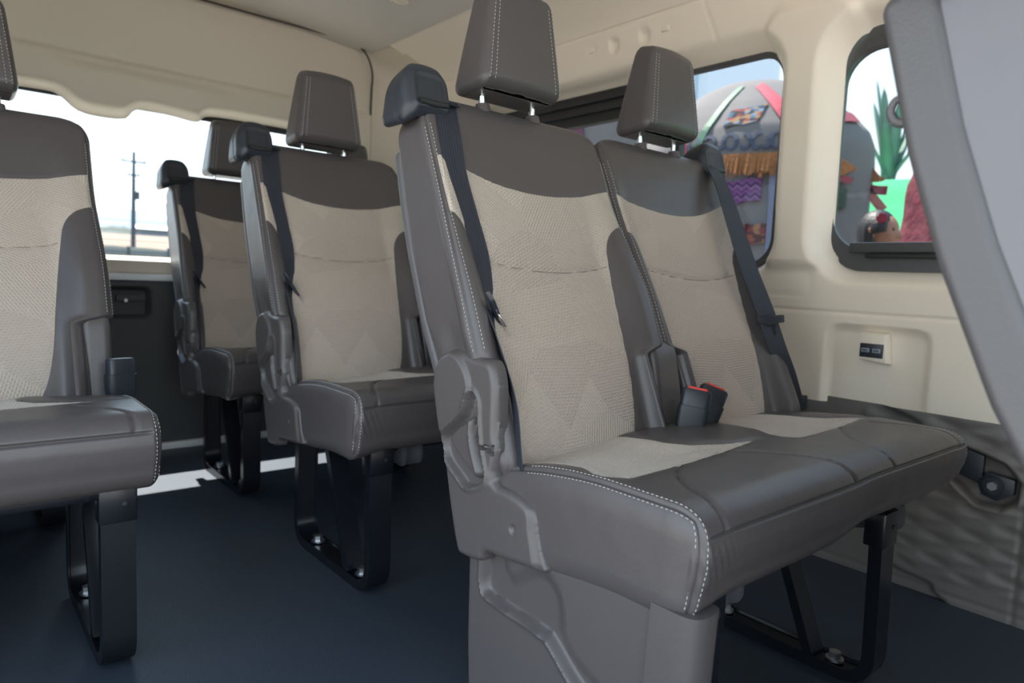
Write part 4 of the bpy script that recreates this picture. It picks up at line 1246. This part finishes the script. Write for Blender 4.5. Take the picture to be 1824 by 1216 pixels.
def patch(name, y0, y1, z0, z1, mat, root, c=FC, tilt=0.0):
    Yv = np.linspace(y0, y1, 9); Zv = np.linspace(z0, z1, 9); V = []; n = 9
    for y in Yv:
        for z in Zv:
            q = fig_pt(y+random.uniform(-.004, .004)*0, z+tilt*(y-(y0+y1)/2)+0.004*math.sin(y*60), c, 0.014); V.append((q[0]-c[0], q[1]-c[1], q[2]-GZ))
    for y in Yv:
        for z in Zv:
            q = fig_pt(y, z+tilt*(y-(y0+y1)/2)+0.004*math.sin(y*60), c, 0.004); V.append((q[0]-c[0], q[1]-c[1], q[2]-GZ))
    Fc = []; N2 = n*n
    for i in range(n-1):
        for j in range(n-1):
            a = i*n+j; Fc.append((a, a+n, a+n+1, a+1)); Fc.append((N2+a, N2+a+1, N2+a+n+1, N2+a+n))
    rim = [i*n for i in range(n)]+[(n-1)*n+j for j in range(1, n)]+[i*n+n-1 for i in range(n-2, -1, -1)]+[j for j in range(n-2, 0, -1)]
    for a, b in zip(rim, rim[1:]+rim[:1]): Fc.append((a, N2+a, N2+b, b))
    o = mesh_obj(name, V, Fc, mat, root, smooth=False); return o
def mat_textile(name, cols, scale, kind='voronoi'):
    m, nt, b = new_mat(name); N = nt.nodes; L = nt.links
    t = N.new('ShaderNodeTexCoord'); mp = N.new('ShaderNodeMapping'); mp.inputs['Scale'].default_value = (0.15, 1, 1.9) if kind == 'voronoi' else (1, 1, 1); L.new(t.outputs['Object'], mp.inputs[0])
    r = N.new('ShaderNodeValToRGB'); r.color_ramp.interpolation = 'CONSTANT'
    if kind == 'voronoi':
        v = N.new('ShaderNodeTexVoronoi'); v.inputs['Scale'].default_value = scale; v.inputs['Randomness'].default_value = 0.6; L.new(mp.outputs[0], v.inputs['Vector'])
        s_ = N.new('ShaderNodeSeparateColor'); L.new(v.outputs['Color'], s_.inputs[0]); L.new(s_.outputs[0], r.inputs[0])
    else:
        s_ = N.new('ShaderNodeSeparateXYZ'); L.new(mp.outputs[0], s_.inputs[0])
        def q(op, a, b_):
            n = N.new('ShaderNodeMath'); n.operation = op
            for i, x in enumerate((a, b_)):
                if x is None: continue
                if isinstance(x, (int, float)): n.inputs[i].default_value = x
                else: L.new(x, n.inputs[i])
            return n.outputs[0]
        zig = q('PINGPONG', s_.outputs[1], 0.024); f = q('FRACT', q('MULTIPLY', q('ADD', s_.outputs[2], zig), scale), None); L.new(f, r.inputs[0])
    e_ = r.color_ramp.elements
    for i, c_ in enumerate(cols):
        el = e_[i] if i < 2 else e_.new(i/len(cols))
        el.position = i/len(cols); el.color = (c_[0]*0.55, c_[1]*0.55, c_[2]*0.55, 1)
    L.new(r.outputs[0], b.inputs['Base Color']); b.inputs['Roughness'].default_value = 0.9
    return m
RIB_RED = mat_plain('crimson_ribbon', (0.34, 0.02, 0.05), 0.6); RIB_GRN = mat_plain('green_ribbon', (0.025, 0.12, 0.07), 0.6); RIB_PNK = mat_plain('rose_ribbon', (0.28, 0.05, 0.07), 0.7)
FRINGE = mat_plain('orange_fringe', (0.34, 0.14, 0.05), 0.9, bump=1.0, scale=60, var=0.5, dist=0.01)
INK = mat_plain('blue_lettering', (0.055, 0.07, 0.11), 0.8)
TX1 = mat_textile('woven_bright', [(0.02, 0.02, 0.03), (0.35, 0.05, 0.05), (0.05, 0.18, 0.32), (0.45, 0.25, 0.12), (0.03, 0.03, 0.04), (0.25, 0.35, 0.45)], 34)
TX2 = mat_textile('woven_purple', [(0.20, 0.06, 0.24), (0.34, 0.18, 0.38), (0.10, 0.03, 0.14), (0.30, 0.12, 0.34)], 16, 'zigzag')
TX3 = mat_textile('woven_rust', [(0.12, 0.02, 0.02), (0.45, 0.10, 0.03), (0.30, 0.03, 0.03), (0.50, 0.25, 0.10)], 26)

fig = thing('cloth_figure', 'large grey cloth festival figure with ribbons, woven patches and orange fringe outside', 'festival figure', (FC[0], FC[1], GZ))
cloth_body(fig)
strip('ribbon', [(2.46, 1.93), (2.47, 1.84), (2.49, 1.71), (2.53, 1.57), (2.56, 1.47)], [0.035, 0.05], RIB_GRN, fig)
strip('ribbon', [(2.36, 1.93), (2.27, 1.86), (2.19, 1.79), (2.10, 1.70), (1.99, 1.58)], [0.035, 0.065], RIB_RED, fig)
patch('woven_patch', 2.215, 2.395, 1.640, 1.755, TX1, fig, tilt=-0.12)
patch('woven_patch', 2.150, 2.330, 1.190, 1.320, TX2, fig, tilt=-0.15)
patch('woven_patch', 2.110, 2.215, 0.955, 1.065, TX3, fig)
patch('woven_patch', 1.985, 2.040, 0.965, 1.050, TX3, fig)
patch('woven_patch', 1.815, 1.890, 1.18, 1.29, mat_plain('dark_green_cloth', (0.05, 0.07, 0.05), 0.9), fig, tilt=0.4)
patch('woven_patch', 2.62, 2.72, 1.42, 1.56, RIB_RED, fig)
patch('woven_patch', 2.58, 2.66, 1.15, 1.25, RIB_PNK, fig)
# fringe: many short strands hung in a band right round the front
def fringe(name, ya, yb, z0, z1, root, c=FC, n=90, drop=0.13):
    V = []; Fc = []
    for k in range(n):
        t = k/(n-1); y = ya+(yb-ya)*t; zt = z0+(z1-z0)*t; w = abs(yb-ya)/n*0.75; d = drop*random.uniform(0.8, 1.1)
        i = len(V); rr = random.uniform(0.012, 0.03)
        for yy, zz, o_ in ((y-w/2, zt, .016), (y+w/2, zt, .016), (y+w/2+random.uniform(-.008, .008), zt-d, rr+0.012), (y-w/2+random.uniform(-.008, .008), zt-d, rr+0.012)):
            for e_ in (0, -0.008):
                q = fig_pt(yy, zz, c, o_+e_); V.append((q[0]-c[0], q[1]-c[1], q[2]-GZ))
        Fc += [(i, i+2, i+4, i+6), (i+1, i+7, i+5, i+3), (i, i+6, i+7, i+1), (i+2, i+3, i+5, i+4), (i+4, i+5, i+7, i+6)]
    o = mesh_obj(name, V, Fc, FRINGE, root, smooth=False); o['kind'] = 'stuff'; return o
fringe('fringe', 2.90, 1.86, 1.462, 1.47, fig)
strip('brim', [(1.961, 1.475), (1.892, 1.441), (1.824, 1.39), (1.795, 1.367)], [0.10, 0.06], FRINGE, fig, off=0.04)
strip('blue_band', [(2.10, 1.34), (2.095, 1.20), (2.09, 1.05), (2.085, 0.88)], 0.03, mat_plain('slate_band', (0.16, 0.18, 0.26), 0.9), fig)
strip('ribbon', [(1.949, 1.395), (1.881, 1.355), (1.824, 1.333), (1.795, 1.321)], 0.035, RIB_PNK, fig, off=0.03)
strip('ribbon', [(1.921, 1.726), (1.887, 1.692), (1.858, 1.663)], 0.05, RIB_PNK, fig, off=0.02)
# loose ribbon ends blowing off the side of the figure
def blade(name, pts, w, mat, root):
    P = catmull(pts, 4); V = []; Fc = []; ww = np.interp(np.linspace(0, 1, len(P)), np.linspace(0, 1, len(w)), w)
    T = np.gradient(P, axis=0)
    for p, t, k in zip(P, T, ww):
        t = t/np.linalg.norm(t); n_ = np.cross(t, [1, 0, 0]); n_ /= (np.linalg.norm(n_) or 1)
        for s_, dx in ((-1, 0), (1, 0), (1, 0.006), (-1, 0.006)): V.append(p+n_*k*0.5*s_+np.array([dx, 0, 0]))
    for i in range(len(P)-1):
        a, b = 4*i, 4*i+4
        for j in range(4): Fc.append((a+j, a+(j+1) % 4, b+(j+1) % 4, b+j))
    Fc += [(0, 3, 2, 1), tuple(4*(len(P)-1)+k for k in range(4))]
    V = [v-np.array([root.location.x, root.location.y, root.location.z]) for v in V]
    return mesh_obj(name, V, Fc, mat, root, smooth=False)
blade('ribbon', [(4.2, 1.832, 1.412), (4.2, 1.785, 1.377), (4.2, 1.738, 1.356), (4.2, 1.709, 1.356)], [0.11, 0.07, 0.03, 0.01], FRINGE, fig)
blade('ribbon', [(4.2, 1.855, 1.342), (4.2, 1.773, 1.301), (4.2, 1.692, 1.289)], [0.04, 0.05, 0.05], RIB_PNK, fig)
blade('ribbon', [(4.2, 1.832, 1.33), (4.2, 1.762, 1.248), (4.2, 1.703, 1.178)], [0.06, 0.05, 0.05], mat_plain('coral_ribbon', (0.45, 0.16, 0.13), 0.7), fig)
# lettering, read from behind: the letters run mirrored
def letter(ch, y, z, h, root):
    S = {'a': [[(0.42, 0.35), (0.30, 0.48), (0.10, 0.42), (0.02, 0.22), (0.10, 0.03), (0.28, 0.02), (0.42, 0.18), (0.44, 0.46), (0.43, 0.15), (0.52, 0.02), (0.64, 0.08)]],
         'x': [[(0.0, 0.42), (0.10, 0.47), (0.22, 0.28), (0.34, 0.04), (0.48, 0.03), (0.54, 0.10)], [(0.50, 0.42), (0.40, 0.46), (0.24, 0.22), (0.10, 0.02), (0.0, 0.06)]],
         'c': [[(0.40, 0.38), (0.30, 0.47), (0.10, 0.42), (0.02, 0.22), (0.12, 0.03), (0.30, 0.02), (0.44, 0.14)]],
         'O': [[(0.30, 0.86), (0.10, 0.72), (0.02, 0.42), (0.14, 0.08), (0.36, 0.0), (0.58, 0.18), (0.64, 0.52), (0.52, 0.80), (0.30, 0.86)]]}[ch]
    for st_ in S:
        strip('lettering', [(y+a*h, z+b*h) for a, b in st_], [0.012, 0.022, 0.012, 0.022, 0.013], INK, root, off=0.012, n=5)
yy = 1.89
for ch, adv in (('O', 0.155), ('a', 0.130), ('x', 0.120), ('a', 0.130), ('c', 0.105), ('a', 0.12)):
    letter(ch, yy, 1.495, 0.185, fig); yy += adv

# a second cloth figure farther along, behind the rear half of the window
F2 = (4.75, 4.55)
fig2 = thing('cloth_figure', 'second grey cloth figure with pink and dark ribbons glimpsed between the head restraints', 'festival figure', (F2[0], F2[1], GZ))
cloth_body(fig2)
RIB_DK = mat_plain('dark_plum_ribbon', (0.10, 0.03, 0.06), 0.7)
for d_, mt_, w_ in ((0.28, RIB_PNK, 0.04), (-0.02, RIB_DK, 0.09), (-0.30, RIB_DK, 0.12), (0.48, INK, 0.05)):
    strip('ribbon', [(F2[1]+d_*0.6, 1.72), (F2[1]+d_*0.9, 1.50), (F2[1]+d_*1.1, 1.25), (F2[1]+d_*1.2, 1.0)], w_, mt_, fig2, c=F2)
patch('woven_patch', F2[1]-0.32, F2[1]-0.20, 1.36, 1.46, mat_plain('rose_cloth', (0.55, 0.22, 0.20), 0.8), fig2, c=F2)
patch('woven_patch', F2[1]-0.20, F2[1]-0.10, 1.50, 1.56, mat_plain('peach_cloth', (0.60, 0.32, 0.26), 0.8), fig2, c=F2)

fig2.scale = (1.15, 1.15, 1.35)

# agave plants
AGV = mat_plain('agave_green', (0.15, 0.26, 0.21), 0.6, var=0.25, scale=6)
def agave(loc, leaves, label):
    r = thing('agave_plant', label, 'plant', loc, None)
    for az, ln, lean, wd in leaves:
        V = []; Fc = []; n = 12
        for i in range(n+1):
            t = i/n; w_ = wd*(0.75+0.6*t)*(1-t)**0.55 if t < 1 else 0.0
            rad = lean*ln*(t**1.4); z = ln*(t-0.10*lean*t*t)
            c = np.array([math.cos(az)*rad, math.sin(az)*rad, z]); sd = np.array([-math.sin(az), math.cos(az), 0]); nn = np.array([math.cos(az), math.sin(az), 0.0])
            for s_, dp in ((-1, 0.25), (-0.5, -0.05), (0, -0.18), (0.5, -0.05), (1, 0.25), (0, 0.05)):
                V.append(c+sd*w_*s_-nn*w_*dp*-1)
        for i in range(n):
            a, b = 6*i, 6*i+6
            for k in range(6): Fc.append((a+k, a+(k+1) % 6, b+(k+1) % 6, b+k))
        mesh_obj('leaf', V, Fc, AGV, r)
    return r
# planting mound
GREENM = mat_plain('bright_green_turf', (0.04, 0.36, 0.15), 0.85, var=0.12, scale=3)
def mound(a, b): return np.stack([a, b, GZ+(2.38+0.03*np.sin(b*2))*np.clip((a-5.9)/1.3, 0, 1)**0.7*np.clip((10.5-a)/1.5, 0, 1)], 1)
g_ = sheet('green_bank', np.linspace(5.9, 10.5, 40), np.linspace(-6, 12, 50), mound, GREENM); tag(g_, 'bright green sloping bank behind the festival figures', 'bank')
agave((7.75, 3.12, 1.84), [(a, l, le, 0.085) for a, l, le in ((0.2, 0.85, 0.30), (1.2, 0.95, 0.30), (2.1, 0.7, 0.50), (2.9, 1.0, 0.20), (3.7, 0.85, 0.30), (4.4, 1.15, 0.08), (5.2, 0.95, 0.25), (5.9, 0.8, 0.45), (1.6, 1.15, 0.18), (4.9, 0.7, 0.7), (3.3, 0.6, 0.6))], 'tall blue-green agave standing on the bright green bank')
agave((8.3, 4.05, 1.88), [(a, l, le, 0.085) for a, l, le in ((0.5, 0.8, 0.35), (1.6, 1.1, 0.12), (2.6, 0.9, 0.35), (3.4, 0.7, 0.5), (4.3, 1.0, 0.2), (5.5, 0.8, 0.4))], 'second agave partly behind the grey cloth figure')
agave((7.9, 2.25, 1.84), [(a, l, le, 0.085) for a, l, le in ((0.5, 0.8, 0.30), (1.5, 1.1, 0.16), (2.6, 0.9, 0.30), (3.4, 0.7, 0.4), (4.3, 1.1, 0.15), (5.3, 0.9, 0.2))], 'third agave leaning beside the dark red cloth figure')

# woman passing below the window: head, hair and shoulders in profile
SKIN = mat_plain('brown_skin', (0.33, 0.15, 0.095), 0.55); HAIR = mat_plain('black_hair', (0.012, 0.010, 0.012), 0.5, bump=0.8, scale=90, dist=0.003); BLOUSE = mat_plain('blue_blouse', (0.03, 0.08, 0.22), 0.8)
wm = thing('person', 'person in profile with dark hair, red flower and blue blouse outside the right window', 'person', (2.80, 1.135, GZ+0.43))
wm.scale = (0.70, 0.70, 0.70)
stp = box('concrete_step', (2.45, 0.85, GZ), (3.02, 1.50, GZ+0.43), GROUND, bevel=0.02); tag(stp, 'low concrete step under the person outside, hidden below the window', 'step')
def sub_skin(name, pts, edges, radii, mat, parent, lv=2):
    me = bpy.data.meshes.new(name); me.from_pydata(pts, edges, []); me.update(); me.materials.append(mat)
    o = bpy.data.objects.new(name, me); COL.objects.link(o); o.parent = parent
    m = o.modifiers.new('skin', 'SKIN'); m.use_smooth_shade = True
    for v, r in zip(me.skin_vertices[0].data, radii): v.radius = (r, r) if np.ndim(r) == 0 else r
    me.skin_vertices[0].data[0].use_root = True
    s_ = o.modifiers.new('sub', 'SUBSURF'); s_.levels = lv; s_.render_levels = lv
    return o
H0 = 1.50   # head centre above the ground (profile looking towards -y)
body = sub_skin('body', [(0, 0, 0.80), (0, 0, 1.02), (0, 0, 1.20), (0, 0.005, 1.30), (0, 0.0, 1.38), (-0.10, 0, 1.255), (-0.17, 0, 1.21), (-0.20, 0.01, 1.02), (-0.19, -0.06, 0.82), (0.10, 0, 1.255), (0.17, 0, 1.21), (0.20, 0.01, 1.02), (0.19, -0.06, 0.82), (-0.08, 0, 0.70), (-0.09, 0, 0.40), (-0.09, 0.01, 0.06), (-0.09, -0.10, 0.03), (0.08, 0, 0.70), (0.09, 0, 0.40), (0.09, 0.01, 0.06), (0.09, -0.10, 0.03)],
    [(0, 1), (1, 2), (2, 3), (3, 4), (2, 5), (5, 6), (6, 7), (7, 8), (2, 9), (9, 10), (10, 11), (11, 12), (0, 13), (13, 14), (14, 15), (15, 16), (0, 17), (17, 18), (18, 19), (19, 20)],
    [(0.15, 0.11), (0.12, 0.09), (0.13, 0.09), (0.055, 0.055), 0.05, 0.06, 0.055, 0.042, 0.032, 0.06, 0.055, 0.042, 0.032, 0.08, 0.055, 0.04, 0.03, 0.08, 0.055, 0.04, 0.03], SKIN, wm)
def head_fn():
    A = np.linspace(0, math.pi, 40); B = np.linspace(0, 2*math.pi, 56); V = []
    for a in A:
        for b in B:
            x = math.sin(a)*math.cos(b); y = math.sin(a)*math.sin(b); z = math.cos(a)
            X, Y, Z = x*0.073, y*0.092, z*0.112
            if y < 0:
                f = -y
                mid = math.exp(-(x/0.22)**2)
                Y -= 0.024*mid*math.exp(-((z+0.12)/0.16)**2)          # nose
                Y += 0.010*math.exp(-((z-0.16)/0.10)**2)*f*math.exp(-((abs(x)-0.38)/0.22)**2)   # eye sockets
                Y -= 0.009*math.exp(-(x/0.35)**2)*(math.exp(-((z+0.44)/0.06)**2)+math.exp(-((z+0.58)/0.06)**2))   # lips
                Y -= 0.012*math.exp(-(x/0.5)**2)*math.exp(-((z+0.85)/0.18)**2)                   # chin
            if z < 0: X *= 1+0.25*z; 
            V.append((X, Y, Z+H0))
    n = len(B); Fc = [(i*n+j, (i+1)*n+j, (i+1)*n+j+1, i*n+j+1) for i in range(len(A)-1) for j in range(n-1)]
    return V, Fc
V, Fc = head_fn(); hd_ = mesh_obj('head', V, Fc, SKIN, wm)
for sx_ in (-1, 1):
    tube('ear', catmull([(sx_*0.070, 0.010, H0-0.025), (sx_*0.078, 0.016, H0-0.005), (sx_*0.080, 0.026, H0+0.018), (sx_*0.074, 0.016, H0+0.024)], 4), 0.009, SKIN, hd_, 8)
    cyl('eye', (sx_*0.030, -0.074, H0+0.018), (0, 1, 0), 0.009, 0.008, HAIR, hd_, 12)
V = []
A = np.linspace(0, math.pi, 30); B = np.linspace(0, 2*math.pi, 48)
for a in A:
    for b in B:
        x = math.sin(a)*math.cos(b); y = math.sin(a)*math.sin(b); z = math.cos(a)
        r = 1+0.03*math.sin(b*14)
        X, Y, Z = x*0.088*r, (y*0.102+0.020)*r, z*0.118+0.012
        if y < -0.15: Y = -0.052 if z < 0.45 else Y*0.94
        if z < -0.1: Y = max(Y, 0.012+0.02*z); Z = Z*1.35
        V.append((X, Y, Z+H0))
n = len(B); mesh_obj('hair', V, [(i*n+j, (i+1)*n+j, (i+1)*n+j+1, i*n+j+1) for i in range(len(A)-1) for j in range(n-1)], HAIR, wm)
for k in range(5):
    a = k*1.256; cyl('flower_petal', (-0.080, -0.030+0.016*math.cos(a), H0+0.075+0.016*math.sin(a)), (1, 0.2, 0), 0.013, 0.012, RIB_RED, wm, 10)
def torso(a, b):
    w_ = np.interp(b, [0.55, 0.85, 1.05, 1.20, 1.27, 1.30], [0.24, 0.17, 0.19, 0.185, 0.12, 0.06]); d_ = np.interp(b, [0.55, 0.85, 1.05, 1.22, 1.30], [0.19, 0.12, 0.125, 0.10, 0.06])
    return np.stack([np.cos(a)*w_*1.08, np.sin(a)*d_, b], 1)
sheet('blouse', np.linspace(0, 2*math.pi, 40), np.linspace(0.55, 1.30, 20), torso, BLOUSE, wm)

# dark red velvet figure with a blue robe at the far right of the window
VELV = mat_plain('dark_red_velvet', (0.11, 0.012, 0.025), 0.9, bump=0.8, scale=18, dist=0.02, var=0.5)
vf = thing('velvet_figure', 'dark red velvet draped figure with blue panel and orange hem, by the near seat', 'festival figure', (3.52, 1.01, GZ))
def vel(a, b):
    r = np.interp(b, [0, 1.0, 1.55, 1.75, 1.95, 2.10, 2.25], [0.42, 0.34, 0.30, 0.28, 0.22, 0.12, 0.01])*(1+0.05*np.sin(a*7)+0.02*np.sin(b*23+a*3)); return np.stack([np.cos(a)*r, np.sin(a)*r, b], 1)
sheet('drape', np.linspace(0, 2*math.pi, 60), np.linspace(0, 2.25, 50), vel, VELV, vf)
def pan(a, b):
    r = np.interp(b, [0, 1.0, 1.55, 1.75, 1.9], [0.42, 0.34, 0.30, 0.28, 0.20])*(1+0.05*np.sin(a*7)+0.02*np.sin(b*23+a*3))+0.015; return np.stack([np.cos(a)*r, np.sin(a)*r, b], 1)
sheet('blue_panel', np.linspace(3.6, 4.35, 20), np.linspace(1.50, 1.85, 12), pan, mat_plain('teal_blue_cloth', (0.02, 0.16, 0.30), 0.8), vf)
sheet('orange_hem', np.linspace(3.0, 4.35, 24), np.linspace(1.445, 1.50, 4), pan, mat_plain('orange_hem_cloth', (0.50, 0.16, 0.03), 0.8, var=0.4, scale=30), vf)
# pale building high behind the cloth figure
bd = thing('pale_tower', 'pale blue-white building far behind the cloth figure', 'building', (24, 17.2, GZ))
box('tower_wall', (-2, -1.7, 0), (3, 1.5, 11), mat_plain('pale_render', (0.62, 0.70, 0.78), 0.8), bd)
for k in range(3): box('window_strip', (-2.05, -1.3+k*0.9, 1.0), (-1.98, -0.9+k*0.9, 10.2), mat_plain('blue_strip', (0.35, 0.48, 0.60), 0.5), bd)
